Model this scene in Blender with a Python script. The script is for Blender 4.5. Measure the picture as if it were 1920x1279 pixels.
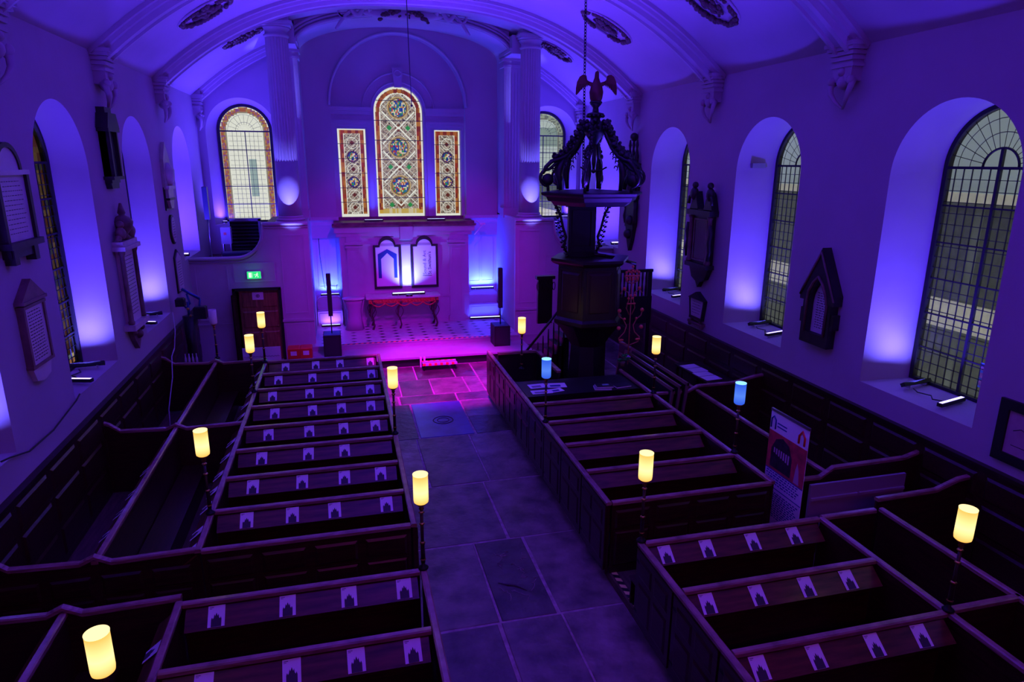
import bpy, math, random
from mathutils import Matrix, Vector
random.seed(7)
sc = bpy.context.scene
for o in list(bpy.data.objects): bpy.data.objects.remove(o)
PI = math.pi
R = math.radians
COL = sc.collection

# ------------------------------------------------------------------ camera
def make_camera():
    f = 1247.3
    yaw, pit, rol = R(14.262), R(15.064), R(0.304)
    F = Vector((math.sin(yaw)*math.cos(pit), math.cos(yaw)*math.cos(pit), -math.sin(pit)))
    Rt = Vector((math.cos(yaw), -math.sin(yaw), 0))
    U = Rt.cross(F)
    c, s = math.cos(rol), math.sin(rol)
    r = c*Rt + s*U
    u = -s*Rt + c*U
    m = Matrix(((r.x, u.x, -F.x, 0), (r.y, u.y, -F.y, 0), (r.z, u.z, -F.z, 5.6), (0, 0, 0, 1)))
    cam = bpy.data.cameras.new('camera')
    cam.sensor_fit = 'HORIZONTAL'; cam.sensor_width = 36; cam.lens = f/1920*36
    cam.clip_start = 0.05; cam.clip_end = 300
    o = bpy.data.objects.new('camera', cam); COL.objects.link(o)
    o.matrix_world = m
    sc.camera = o
make_camera()

# ------------------------------------------------------------------ world and exposure
w = bpy.data.worlds.new('overcast_sky'); sc.world = w; w.use_nodes = True
bg = w.node_tree.nodes['Background']
bg.inputs[0].default_value = (0.97, 0.99, 0.93, 1); bg.inputs[1].default_value = 0.75
sc.view_settings.view_transform = 'Standard'
sc.view_settings.look = 'None'
sc.view_settings.exposure = 0.0
sc.view_settings.gamma = 1.0
sc.view_settings.use_curve_mapping = False

# ------------------------------------------------------------------ stage lights, loft floods and added fill lights
VIOLET = (0.070, 0.030, 1.0)
BLUE = (0.02, 0.10, 1.0)
MAGENTA = (0.55, 0.0, 0.75)
def aim(o, target):
    d = Vector(target) - o.location
    o.rotation_euler = d.to_track_quat('-Z', 'Y').to_euler()
def area(name, loc, target, sx, sy, power, color, spread=180, parent=None):
    l = bpy.data.lights.new(name, 'AREA'); l.shape = 'RECTANGLE'; l.size = sx; l.size_y = sy
    l.energy = power; l.color = color; l.spread = R(spread)
    o = bpy.data.objects.new(name, l); COL.objects.link(o); o.location = loc
    aim(o, target)
    if parent:
        o.parent = parent
        bpy.context.view_layer.update()
        o.matrix_parent_inverse = parent.matrix_world.inverted()
    return o
def spot(name, loc, target, power, color, angle, blend=0.6, radius=0.12):
    l = bpy.data.lights.new(name, 'SPOT'); l.energy = power; l.color = color
    l.spot_size = R(angle); l.spot_blend = blend; l.shadow_soft_size = radius
    o = bpy.data.objects.new(name, l); COL.objects.link(o); o.location = loc; aim(o, target)
    return o
# added fill lights behind the camera, unseen, tinting vault, walls and pews
area('added_violet_fill', (2.1, -2.0, 5.6), (2.1, 12.0, 10.0), 6.0, 0.5, 90, (0.10, 0.025, 1.0), 50)
area('added_purple_fill', (2.1, -1.2, 6.3), (2.1, 12.0, 1.0), 7.0, 0.5, 58, (0.52, 0.04, 0.38), 130)
# magenta wash on the stage and the stone floor before it
spot('stage_magenta_spot', (1.9, 12.5, 9.2), (2.3, 16.9, 0.2), 13500, (0.60, 0, 0.72), 31, 0.7)
spot('stage_magenta_spot', (2.3, 13.0, 9.2), (1.3, 20.9, 0.3), 2300, MAGENTA, 22, 0.9)
spot('floor_blue_spot', (2.0, 9.0, 9.3), (2.0, 13.6, 0.0), 380, (0.02, 0.03, 1.0), 30, 0.9)
spot('screen_purple_spot', (2.1, 10.5, 9.3), (2.1, 19.9, 2.2), 2600, (0.40, 0.0, 0.80), 46, 0.6)
# violet floods standing on the side lofts, shining into the vault
area('loft_violet_flood', (-2.3, 21.6, 4.4), (-2.6, 20.8, 9.0), 0.9, 0.9, 120, VIOLET, 130)
area('loft_violet_flood', (6.5, 21.6, 4.4), (6.8, 20.8, 9.0), 0.9, 0.9, 120, VIOLET, 130)

# ------------------------------------------------------------------ materials
def mat(name, col, rough=0.6, metal=0.0, var=0.0, scale=6.0, bump=0.0, stretch=None, spec=0.5, bscale=None):
    m = bpy.data.materials.new(name); m.use_nodes = True
    nt = m.node_tree; b = nt.nodes['Principled BSDF']
    b.inputs['Base Color'].default_value = (*col, 1)
    b.inputs['Roughness'].default_value = rough; b.inputs['Metallic'].default_value = metal
    b.inputs['Specular IOR Level'].default_value = spec
    if var or bump:
        tc = nt.nodes.new('ShaderNodeTexCoord'); mp = nt.nodes.new('ShaderNodeMapping')
        mp.inputs['Scale'].default_value = stretch or (1, 1, 1)
        nt.links.new(tc.outputs['Object'], mp.inputs['Vector'])
        n = nt.nodes.new('ShaderNodeTexNoise'); n.inputs['Scale'].default_value = scale
        n.inputs['Detail'].default_value = 5
        nt.links.new(mp.outputs[0], n.inputs['Vector'])
        if var:
            mx = nt.nodes.new('ShaderNodeMix'); mx.data_type = 'RGBA'
            mx.inputs[6].default_value = (*[c*(1-var) for c in col], 1)
            mx.inputs[7].default_value = (*[min(1, c*(1+var)) for c in col], 1)
            rmp = nt.nodes.new('ShaderNodeMapRange'); rmp.inputs[1].default_value = 0.3; rmp.inputs[2].default_value = 0.7
            nt.links.new(n.outputs[0], rmp.inputs[0]); nt.links.new(rmp.outputs[0], mx.inputs[0])
            nt.links.new(mx.outputs[2], b.inputs['Base Color'])
        if bump:
            n2 = n
            if bscale:
                n2 = nt.nodes.new('ShaderNodeTexNoise'); n2.inputs['Scale'].default_value = bscale
                nt.links.new(mp.outputs[0], n2.inputs['Vector'])
            bp = nt.nodes.new('ShaderNodeBump'); bp.inputs['Strength'].default_value = bump
            bp.inputs['Distance'].default_value = 0.02
            nt.links.new(n2.outputs[0], bp.inputs['Height']); nt.links.new(bp.outputs[0], b.inputs['Normal'])
    return m
def emit(name, col, strength):
    m = bpy.data.materials.new(name); m.use_nodes = True
    nt = m.node_tree; nt.nodes.remove(nt.nodes['Principled BSDF'])
    e = nt.nodes.new('ShaderNodeEmission'); e.inputs[0].default_value = (*col, 1); e.inputs[1].default_value = strength
    nt.links.new(e.outputs[0], nt.nodes['Material Output'].inputs[0])
    return m
PLASTER = mat('limewashed_plaster', (0.43, 0.36, 0.42), 0.85, var=0.05, scale=0.8, bump=0.25, bscale=5)
PLASTER_S = mat('painted_plaster_moulding', (0.42, 0.35, 0.41), 0.55, var=0.03)
PAINT = mat('painted_panelling', (0.50, 0.44, 0.50), 0.42, var=0.05, scale=2)
WOOD = mat('dark_oak', (0.024, 0.008, 0.007), 0.34, var=0.5, scale=4, stretch=(1, 1, 7), bump=0.15)
WOODX = mat('dark_oak_long_grain', (0.036, 0.010, 0.007), 0.33, var=0.5, scale=4, stretch=(1, 5, 9), bump=0.15)
RAIL = mat('polished_oak_rail', (0.30, 0.15, 0.13), 0.27, var=0.35, scale=8, stretch=(0.6, 0.6, 6), spec=0.7)
LEDGE = mat('worn_oak_ledge', (0.115, 0.036, 0.019), 0.28, var=0.5, scale=3, stretch=(1, 6, 6))
BOARDS = mat('floor_boards', (0.12, 0.07, 0.045), 0.6, var=0.4, scale=3, stretch=(8, 1, 1))
BLACKWOOD = mat('blackened_oak', (0.010, 0.007, 0.009), 0.45, var=0.4, scale=5)
PULPITWOOD = mat('carved_pulpit_oak', (0.022, 0.009, 0.010), 0.4, var=0.4, scale=5)
IRON = mat('black_iron', (0.012, 0.012, 0.014), 0.45, 0.6)
BLACK = mat('matt_black_plastic', (0.010, 0.010, 0.012), 0.5)
BRASS = mat('brass', (0.62, 0.38, 0.12), 0.28, 1.0)
STONE_W = mat('white_marble', (0.50, 0.45, 0.44), 0.45, var=0.15, scale=5)
STONE_T = mat('marble_tablet', (0.60, 0.56, 0.55), 0.4, var=0.06)
STONE_D = mat('dark_slate', (0.020, 0.014, 0.015), 0.5, var=0.4, scale=5)
STONE_B = mat('brown_alabaster', (0.16, 0.09, 0.08), 0.5, var=0.4, scale=5)
INK = mat('engraved_lettering', (0.05, 0.035, 0.04), 0.7)
PAPER = mat('white_paper', (0.88, 0.87, 0.90), 0.7)
PRINT = mat('dark_print', (0.045, 0.035, 0.05), 0.6)
PRINTM = mat('grey_print', (0.28, 0.25, 0.30), 0.6)
RED = mat('red_plastic', (0.75, 0.03, 0.02), 0.4)
WHITEP = mat('white_plastic', (0.8, 0.8, 0.8), 0.4)
STEEL = mat('brushed_steel', (0.5, 0.5, 0.52), 0.35, 1.0)
LEAD = mat('lead_cames', (0.02, 0.02, 0.025), 0.6)
FRAMEM = mat('window_iron_frame', (0.015, 0.013, 0.02), 0.6)
SHADE_PLASTER = mat('shade_dark_plaster', (0.10, 0.05, 0.045), 0.5, 0.2)  # plaster relief, its shade put into a dark base colour
EAGLE = mat('dark_red_gilding', (0.11, 0.014, 0.016), 0.5, 0.2)
MORTAR = mat('mortar', (0.40, 0.31, 0.29), 0.9, var=0.3, scale=10)
LED_LENS = emit('led_lens', (0.36, 0.30, 1.0), 4.0)
LED_BLUE = emit('led_lens_blue', (0.55, 0.75, 1.0), 2.5)

def glass_mat(name, attr=None, col=(0.8, 0.85, 0.8), gloss=0.06):
    m = bpy.data.materials.new(name); m.use_nodes = True
    nt = m.node_tree; nt.nodes.remove(nt.nodes['Principled BSDF'])
    t = nt.nodes.new('ShaderNodeBsdfTransparent'); g = nt.nodes.new('ShaderNodeBsdfGlossy')
    g.inputs['Roughness'].default_value = 0.25
    t.inputs[0].default_value = (*col, 1)
    if attr:
        a = nt.nodes.new('ShaderNodeAttribute'); a.attribute_name = attr
        nt.links.new(a.outputs['Color'], t.inputs[0])
    x = nt.nodes.new('ShaderNodeMixShader'); x.inputs[0].default_value = gloss
    nt.links.new(t.outputs[0], x.inputs[1]); nt.links.new(g.outputs[0], x.inputs[2])
    nt.links.new(x.outputs[0], nt.nodes['Material Output'].inputs[0])
    return m
STAINED = glass_mat('stained_glass', 'glass_colour', gloss=0.02)
CLEAR = glass_mat('leaded_clear_glass', col=(0.84, 0.87, 0.86), gloss=0.04)

# ------------------------------------------------------------------ mesh helpers
class MB:
    def __init__(s):
        s.v = []; s.f = []; s.m = []; s.M = Matrix.Identity(4); s.mi = 0; s.smooth = []
    def add(s, vs, fs, smooth=False):
        n = len(s.v)
        s.v += [tuple(s.M @ Vector(p)) for p in vs]
        s.f += [tuple(i+n for i in f) for f in fs]
        s.m += [s.mi]*len(fs); s.smooth += [smooth]*len(fs)
    def box(s, x0, x1, y0, y1, z0, z1):
        s.add([(x0,y0,z0),(x1,y0,z0),(x1,y1,z0),(x0,y1,z0),(x0,y0,z1),(x1,y0,z1),(x1,y1,z1),(x0,y1,z1)],
              [(0,3,2,1),(4,5,6,7),(0,1,5,4),(1,2,6,5),(2,3,7,6),(3,0,4,7)])
    def boxb(s, x0, x1, y0, y1, z0, z1, b=0.008):
        # bevelled along the upper edges
        s.add([(x0,y0,z0),(x1,y0,z0),(x1,y1,z0),(x0,y1,z0),(x0,y0,z1-b),(x1,y0,z1-b),(x1,y1,z1-b),(x0,y1,z1-b),
               (x0+b,y0+b,z1),(x1-b,y0+b,z1),(x1-b,y1-b,z1),(x0+b,y1-b,z1)],
              [(0,3,2,1),(0,1,5,4),(1,2,6,5),(2,3,7,6),(3,0,4,7),(4,5,9,8),(5,6,10,9),(6,7,11,10),(7,4,8,11),(8,9,10,11)])
    def field(s, x0, x1, z0, z1, y, d=0.018, b=0.03):
        # raised and fielded panel on a face looking towards -y
        s.add([(x0,y,z0),(x1,y,z0),(x1,y,z1),(x0,y,z1),(x0+b,y-d,z0+b),(x1-b,y-d,z0+b),(x1-b,y-d,z1-b),(x0+b,y-d,z1-b)],
              [(0,1,5,4),(1,2,6,5),(2,3,7,6),(3,0,4,7),(4,5,6,7)])
    def frame(s, x0, x1, z0, z1, y, t=0.03, d=0.02):
        s.box(x0, x1, y-d, y, z1-t, z1); s.box(x0, x1, y-d, y, z0, z0+t)
        s.box(x0, x0+t, y-d, y, z0+t, z1-t); s.box(x1-t, x1, y-d, y, z0+t, z1-t)
    def prism(s, poly, y0, y1):
        # polygon in x,z pushed out along y
        n = len(poly)
        vs = [(x, y0, z) for x, z in poly] + [(x, y1, z) for x, z in poly]
        fs = [tuple(range(n)), tuple(range(2*n-1, n-1, -1))] + [(i, i+n, (i+1) % n+n, (i+1) % n) for i in range(n)]
        s.add(vs, fs)
    def prismz(s, poly, z0, z1):
        n = len(poly)
        vs = [(x, y, z0) for x, y in poly] + [(x, y, z1) for x, y in poly]
        fs = [tuple(range(n-1, -1, -1)), tuple(range(n, 2*n))] + [(i, (i+1) % n, (i+1) % n+n, i+n) for i in range(n)]
        s.add(vs, fs)
    def lathe(s, prof, c=(0, 0, 0), n=20, a0=0.0, a1=2*PI, sy=1.0, flute=0, fd=0.0, smooth=True, rot=0.0):
        full = abs(a1-a0-2*PI) < 1e-6
        k = n if full else n+1
        vs = []
        for r, z in prof:
            for i in range(k):
                a = a0+(a1-a0)*i/n+rot
                rr = r - (fd if flute and (i % 2) else 0)
                vs.append((c[0]+rr*math.cos(a), c[1]+rr*math.sin(a)*sy, c[2]+z))
        fs = []
        for j in range(len(prof)-1):
            for i in range(n if full else n):
                i2 = (i+1) % k if full else i+1
                fs.append((j*k+i, j*k+i2, (j+1)*k+i2, (j+1)*k+i))
        if full:
            if prof[0][0] > 1e-5: fs.append(tuple(range(k-1, -1, -1)))
            if prof[-1][0] > 1e-5: fs.append(tuple((len(prof)-1)*k+i for i in range(k)))
        s.add(vs, fs, smooth)
    def sphere(s, c, r, n=10, sc=(1, 1, 1)):
        prof = [(math.sin(PI*j/n)*r, -math.cos(PI*j/n)*r) for j in range(n+1)]
        M = s.M; s.M = M @ Matrix.Translation(c) @ Matrix.Diagonal((*sc, 1))
        s.lathe(prof, n=n+4); s.M = M
    def tube(s, pts, r, n=6, cap=True, taper=None):
        pts = [Vector(p) for p in pts]; k = len(pts); rings = []
        up = Vector((0, 0, 1))
        prev = None
        for i, p in enumerate(pts):
            t = (pts[min(i+1, k-1)] - pts[max(i-1, 0)]).normalized()
            if prev is None:
                a = t.cross(up)
                if a.length < 1e-3: a = t.cross(Vector((1, 0, 0)))
            else:
                a = prev - t*prev.dot(t)
                if a.length < 1e-4: a = t.cross(up)
            a.normalize(); prev = a; b = t.cross(a)
            rr = taper[i] if taper else r
            rings.append([p + a*math.cos(2*PI*j/n)*rr + b*math.sin(2*PI*j/n)*rr for j in range(n)])
        vs = [q for ring in rings for q in ring]
        fs = [(i*n+j, i*n+(j+1) % n, (i+1)*n+(j+1) % n, (i+1)*n+j) for i in range(k-1) for j in range(n)]
        if cap: fs += [tuple(range(n-1, -1, -1)), tuple((k-1)*n+j for j in range(n))]
        s.add(vs, fs, True)
    def build(s, name, m, parent=None, attr=None):
        me = bpy.data.meshes.new(name); me.from_pydata(s.v, [], s.f)
        ms = m if isinstance(m, (list, tuple)) else [m]
        for x in ms: me.materials.append(x)
        if len(ms) > 1: me.polygons.foreach_set('material_index', s.m)
        me.polygons.foreach_set('use_smooth', s.smooth)
        if attr:
            ca = me.color_attributes.new('glass_colour', 'FLOAT_COLOR', 'CORNER')
            buf = []
            for p, c in zip(me.polygons, attr): buf += [c[0], c[1], c[2], 1.0]*p.loop_total
            ca.data.foreach_set('color', buf)
        me.update()
        o = bpy.data.objects.new(name, me); COL.objects.link(o)
        if parent: o.parent = parent
        return o
def arcp(cx, cz, r, a0, a1, n):
    return [(cx+r*math.cos(R(a0+(a1-a0)*i/n)), cz+r*math.sin(R(a0+(a1-a0)*i/n))) for i in range(n+1)]
def thing(name, label, cat, loc=(0, 0, 0), rotz=0.0, group=None):
    o = bpy.data.objects.new(name, None); COL.objects.link(o)
    o.empty_display_size = 0.1
    o.location = loc; o.rotation_euler = (0, 0, rotz)
    o['label'] = label; o['category'] = cat
    if group: o['group'] = group
    return o
def tag(o, label, cat, group=None):
    o['label'] = label; o['category'] = cat
    if group: o['group'] = group
    return o
def struct(o): o['kind'] = 'structure'; return o
def dup(root, loc=None, label=None, group=None, rotz=None):
    r = root.copy(); COL.objects.link(r)
    if loc is not None: r.location = loc
    if rotz is not None: r.rotation_euler = (0, 0, rotz)
    if label: r['label'] = label
    if group: r['group'] = group
    for ch in list(root.children):
        c = ch.copy(); COL.objects.link(c); c.parent = r
        for g in list(ch.children):
            d = g.copy(); COL.objects.link(d); d.parent = c
    return r
def text_mesh(body, size, name, m, parent, loc, rot=(PI/2, 0, 0), extrude=0.002, align='LEFT'):
    cu = bpy.data.curves.new(name, 'FONT'); cu.body = body; cu.size = size; cu.extrude = extrude; cu.align_x = align
    tmp = bpy.data.objects.new('tmp', cu); COL.objects.link(tmp)
    bpy.context.view_layer.update()
    me = bpy.data.meshes.new_from_object(tmp.evaluated_get(bpy.context.evaluated_depsgraph_get()))
    bpy.data.objects.remove(tmp)
    me.materials.clear(); me.materials.append(m)
    o = bpy.data.objects.new(name, me); COL.objects.link(o)
    o.location = loc; o.rotation_euler = rot; o.parent = parent
    return o
# ------------------------------------------------------------------ measures of the room
XL, XR, XC, HW = -4.1, 8.3, 2.1, 6.2
YE, YB = 23.0, -3.0              # east wall, west end
def vault(x): return 7.45 + 2.2*(1-abs((x-XC)/HW)**2.6)
def vslope(x):
    e = 0.01; return (vault(min(x+e, XR))-vault(max(x-e, XL)))/(min(x+e, XR)-max(x-e, XL))

# ------------------------------------------------------------------ walls with arched openings
def opening(c, hw, sill, spring, d, hw2=None, sill2=None, spring2=None, flat=False):
    return dict(c=c, hw=hw, sill=sill, spring=spring, d=d, hw2=hw2 or hw, sill2=sill2 if sill2 is not None else sill,
                spring2=spring2 or spring, flat=flat)
def wall_open(name, m, u0, u1, z0, top, ops, mp, n=36, outer=True, thick=0.95, extra=()):
    """mp(u, z, d): d=0 is the room face, d>0 goes into the wall. top: function of u."""
    mb = MB()
    def face(key_hw, key_sill, key_spring, d):
        us = {u0, u1}; us |= set(extra)
        for o in ops:
            us |= {o['c']-o[key_hw], o['c']+o[key_hw]}
            if not o['flat']:
                us |= {o['c']+o[key_hw]*math.cos(PI*i/n) for i in range(n+1)}
        us = sorted(us)
        out = [us[0]]
        for u in us[1:]:
            if u-out[-1] > 1e-5: out.append(u)
        k = 0
        for a, b in zip(out, out[1:]):
            mid = (a+b)/2; o = next((o for o in ops if abs(mid-o['c']) < o[key_hw]), None)
            def arch(u):
                if o['flat']: return o[key_spring]
                q = max(0, 1-((u-o['c'])/o[key_hw])**2); return o[key_spring]+o[key_hw]*math.sqrt(q)
            if o:
                mb.add([mp(a, z0, d), mp(b, z0, d), mp(b, o[key_sill], d), mp(a, o[key_sill], d)], [(0, 1, 2, 3)])
                mb.add([mp(a, arch(a), d), mp(b, arch(b), d), mp(b, top(b), d), mp(a, top(a), d)], [(0, 1, 2, 3)])
            else:
                mb.add([mp(a, z0, d), mp(b, z0, d), mp(b, top(b), d), mp(a, top(a), d)], [(0, 1, 2, 3)])
    face('hw', 'sill', 'spring', 0)
    if outer:
        face('hw2', 'sill2', 'spring2', thick)
        mb.add([mp(u0, z0, 0), mp(u0, z0, thick), mp(u0, top(u0), thick), mp(u0, top(u0), 0)], [(0, 1, 2, 3)])
        mb.add([mp(u1, z0, 0), mp(u1, z0, thick), mp(u1, top(u1), thick), mp(u1, top(u1), 0)], [(0, 1, 2, 3)])
    for o in ops:
        def loop(hw, sill, spring, d):
            if o['flat']: pts = [(o['c']+hw, spring), (o['c']-hw, spring)]
            else: pts = [(o['c']+hw*math.cos(PI*i/n), spring+hw*math.sin(PI*i/n)) for i in range(n+1)]
            return [(o['c']+hw, sill)]+pts+[(o['c']-hw, sill)]
        A = loop(o['hw'], o['sill'], o['spring'], 0); B = loop(o['hw2'], o['sill2'], o['spring2'], o['d'])
        vs = [mp(u, z, 0) for u, z in A]+[mp(u, z, o['d']) for u, z in B]; k = len(A)
        if o['flat']:
            mb.add(vs, [(i, (i+1) % k, (i+1) % k+k, i+k) for i in range(k)])
        else:
            mb.add(vs, [(i, i+1, i+1+k, i+k) for i in range(1, k-2)], True)
            mb.add(vs, [(0, 1, 1+k, k), (k-2, k-1, 2*k-1, 2*k-2), (k-1, 0, k, 2*k-1)])
    return struct(mb.build(name, m))
D = 0.95
WL = [3.7, 7.87, 11.97, 16.05]; WR = [3.7, 7.82, 12.08, 16.23]
DL = 0.62
def side_ops(cs, last, D):
    o = [opening(c, 1.06, 2.07, 5.42, D, 0.90, 2.12, 5.55) for c in cs]
    o.append(opening(last, 1.06, 3.02, 5.42, D, 0.90, 3.07, 5.55))
    return o
for nm, cs, last, X, sg, dd in (('wall_left', WL, 20.3, XL, -1, DL), ('wall_right', WR, 20.38, XR, 1, D)):
    wall_open(nm, PLASTER, YB, YE, -0.1, lambda u: 7.62, side_ops(cs, last, dd), lambda u, z, d, X=X, sg=sg: (X+sg*d, u, z), thick=dd)
# east wall with the two side windows
e_ops = [opening(-2.82, 1.06, 3.62, 6.40, 0.7, 0.80, 3.66, 6.50), opening(7.10, 1.06, 3.62, 6.40, 0.7, 0.80, 3.66, 6.50)]
def gable(u): return vault(min(max(u, XL), XR))+0.25
wall_open('wall_east_north', PLASTER, XL-0.9, -0.95, -0.1, gable, [e_ops[0]], lambda u, z, d: (u, YE+d, z), thick=0.7, extra=[XL+0.35*i for i in range(9)])
wall_open('wall_east_south', PLASTER, 5.12, XR+0.9, -0.1, gable, [e_ops[1]], lambda u, z, d: (u, YE+d, z), thick=0.7, extra=[5.12+0.35*i for i in range(10)])
# west end wall behind the gallery
mb = MB(); mb.box(XL-0.9, XR+0.9, YB-0.3, YB, -0.1, 10); struct(mb.build('wall_back', PLASTER))

# ------------------------------------------------------------------ vaulted ceiling with ribs
mb = MB(); NX, NY = 56, 4
xs = [XC+HW*math.sin(PI/2*(2*i/NX-1)) for i in range(NX+1)]
vs = [(x, YB+(YE-YB)*j/NY, vault(x)) for j in range(NY+1) for x in xs]
mb.add(vs, [(j*(NX+1)+i, j*(NX+1)+i+1, (j+1)*(NX+1)+i+1, (j+1)*(NX+1)+i) for j in range(NY) for i in range(NX)], True)
vs = [(x, YB+(YE-YB)*j, vault(x)+0.35) for j in (0, 1) for x in xs]
mb.add(vs, [(i, i+1, NX+2+i, NX+1+i) for i in range(NX)])
struct(mb.build('ceiling', PLASTER))
RIBS = [5.75, 10.0, 14.2, 18.45]
def rib(Y, hw, name):
    k_ = 1.5
    # moulded profile: (y offset, depth below the vault)
    pr = [(-1, 0), (-1, .05), (-.86, .06), (-.80, .10), (-.62, .11), (-.55, .17), (-.30, .18), (-.25, .15), (.25, .15), (.30, .18), (.55, .17), (.62, .11), (.80, .10), (.86, .06), (1, .05), (1, 0)]
    mb = MB(); n = 64; vs = []
    for i in range(n+1):
        x = XC+HW*math.sin(PI/2*(2*i/n-1)); s = vslope(x); L = math.hypot(1, s); nx, nz = s/L, -1/L
        # keep the foot vertical against the wall
        for (q, d) in pr:
            px = x+nx*d*k_; vs.append((min(max(px, XL+0.0), XR), Y+q*hw, vault(x)+nz*d*k_))
    k = len(pr)
    mb.add(vs, [(i*k+j, i*k+j+1, (i+1)*k+j+1, (i+1)*k+j) for i in range(n) for j in range(k-1)])
    return struct(mb.build(name, PLASTER_S))
for i, Y in enumerate(RIBS): rib(Y, 0.34, 'trim_%d' % (i+1))
rib(YE-0.2, 0.2, 'trim_5')

# ------------------------------------------------------------------ corbels below the ribs
def corbel(Y, side, label, small=False):
    s = 1 if side < 0 else -1
    t = thing('wall_corbel', label, 'corbel', (XL if side < 0 else XR, Y, 6.5), PI/2 if side < 0 else -PI/2, 'corbels carrying the ceiling ribs')
    k = 0.75 if small else 1.0
    mb = MB()
    mb.prism([(-.30*k, .98), (.30*k, .98), (.27*k, 1.12), (-.27*k, 1.12)], -.26, 0)
    for z0, z1, w, d in ((.93, .99, .33, .34), (.87, .93, .30, .30), (.80, .86, .27, .26), (.72, .78, .25, .24)):
        mb.box(-w*k, w*k, -d, 0, z0, z1)
    mb.box(-.22*k, .22*k, -.20, 0, .40, .87)
    mb.box(-.26*k, .26*k, -.22, 0, .62, .67)
    mb.build('capital', PLASTER_S, t)
    mb = MB()
    for q in (-1, 1):
        mb.tube([(q*.20*k, -.13, .42), (q*.24*k, -.19, .34), (q*.20*k, -.20, .22), (q*.12*k, -.17, .10), (0, -.10, -.02)], .045*k, 6, taper=[.06, .055, .045, .035, .02])
        mb.sphere((q*.21*k, -.2, .42), .07*k, 6)
    mb.sphere((0, -.13, .40), .12*k, 7); mb.sphere((0, -.2, .55), .07*k, 6)
    mb.build('scroll', PLASTER_S, t)
    return t
ordn = ['first', 'second', 'third', 'fourth', 'fifth', 'sixth', 'seventh', 'eighth', 'ninth', 'tenth']
for i, Y in enumerate(RIBS[1:]):
    corbel(Y, -1, ['moulded plaster corbel high on left wall, nearest of the three', 'moulded plaster corbel on left wall above the black slate tablet', 'moulded plaster corbel on left wall above the obelisk tablet'][i])
    corbel(Y, 1, ['plaster corbel high on right wall above the gothic tablet', 'plaster corbel on right wall above the large dark monument', 'pale plaster corbel on right wall behind the chain and bird'][i])
corbel(YE-0.22, -1, 'small brightly lit corbel in the far left corner beside the column', True)
corbel(YE-0.22, 1, 'small brightly lit corbel in the far right corner behind the bird', True)

# ------------------------------------------------------------------ ceiling medallions
def medallion(x, Y, a, b, label):
    s = vslope(x); ang = -math.atan(s)
    t = thing('ceiling_medallion', label, 'medallion', (x, Y, vault(x)-0.005), 0, 'oval foliage medallions on the vault')
    M = Matrix.Rotation(ang, 4, 'Y')
    mb = MB(); mb.M = M
    pts = [(a*math.cos(2*PI*i/40), b*math.sin(2*PI*i/40), -0.02) for i in range(41)]
    mb.tube(pts, .03, 6, cap=False)
    mb.build('oval_moulding', PLASTER_S, t)
    mb = MB(); mb.M = M; rnd = random.Random(int(x*10+Y))
    for i in range(44):
        q = 2*PI*i/44
        if rnd.random() < 0.12: continue
        rr = .88+rnd.uniform(-.04, .04)
        mb.sphere((a*rr*math.cos(q), b*rr*math.sin(q), -.05), .045+rnd.random()*.03, 5, (1, 1, .8))
    mb.build('leaf_wreath', SHADE_PLASTER, t)
    mb = MB(); mb.M = M
    for i in range(22):
        q = rnd.uniform(0, 2*PI); rr = rnd.uniform(.1, .5)
        mb.sphere((a*rr*math.cos(q), b*rr*math.sin(q), -.05), .03+rnd.random()*.05, 5, (1.5, .8, .7))
    mb.tube([(-a*.5, 0, -.05), (-.1*a, b*.25, -.06), (.3*a, -.1*b, -.06), (.5*a, .2*b, -.05)], .03, 5)
    mb.build('carved_spray', SHADE_PLASTER, t)
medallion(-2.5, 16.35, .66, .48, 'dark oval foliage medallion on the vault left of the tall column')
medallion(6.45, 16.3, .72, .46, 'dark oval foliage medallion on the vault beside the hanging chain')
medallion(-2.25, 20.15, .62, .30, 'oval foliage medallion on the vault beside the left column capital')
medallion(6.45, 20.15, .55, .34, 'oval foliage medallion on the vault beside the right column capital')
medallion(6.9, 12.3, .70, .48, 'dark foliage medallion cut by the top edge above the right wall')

# ------------------------------------------------------------------ sanctuary
SX0, SX1 = -0.95, 5.12; YS = 22.3; YN = 22.65
EX, EH, ES = (SX0+SX1)/2, (SX1-SX0)/2, 8.68     # ellipse of the sanctuary vault
def ell(u): 
    q = max(0, 1-((u-EX)/EH)**2); return ES+0.86*q**0.5
# back wall with the round headed recess, and the window wall inside it
wall_open('wall_sanctuary', PLASTER, SX0, SX1, 3.2, lambda u: ell(u)+0.05, [opening(1.97, 2.1, 3.72, 7.27, .35)], lambda u, z, d: (u, YS+d, z), outer=False,
          extra=[EX+EH*math.cos(PI*i/30) for i in range(31)], n=40)
w_ops = [opening(.47, .44, 3.82, 6.60, .3, flat=True), opening(3.54, .44, 3.82, 6.60, .3, flat=True), opening(1.97, .78, 3.82, 7.13, .3)]
wall_open('wall_window', PLASTER, -.3, 4.3, 3.2, lambda u: 9.9, w_ops, lambda u, z, d: (u, YN+d, z), thick=.3)
mb = MB(); mb.box(-.95, 5.12, 22.95, 23.1, -.1, 3.8); mb.box(-1.2, -.3, 22.7, 23.1, 3.2, 10); mb.box(4.3, 5.3, 22.7, 23.1, 3.2, 10)
mb.box(-.6, 4.6, YN+.3, YN+.4, 9.3, 10.2)
struct(mb.build('wall_sanctuary_outer', PLASTER))
# side walls of the recess
mb = MB(); mb.box(-1.25, SX0, 21.8, YE+.3, 3.9, 10); mb.box(SX1, 5.42, 21.8, YE+.3, 3.9, 10)
mb.box(-1.05, SX0, 19.78, 22.95, 0.27, 3.95); mb.box(SX1, 5.22, 19.78, 22.95, 0.27, 3.95)
struct(mb.build('wall_sanctuary_sides', PLASTER))
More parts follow.
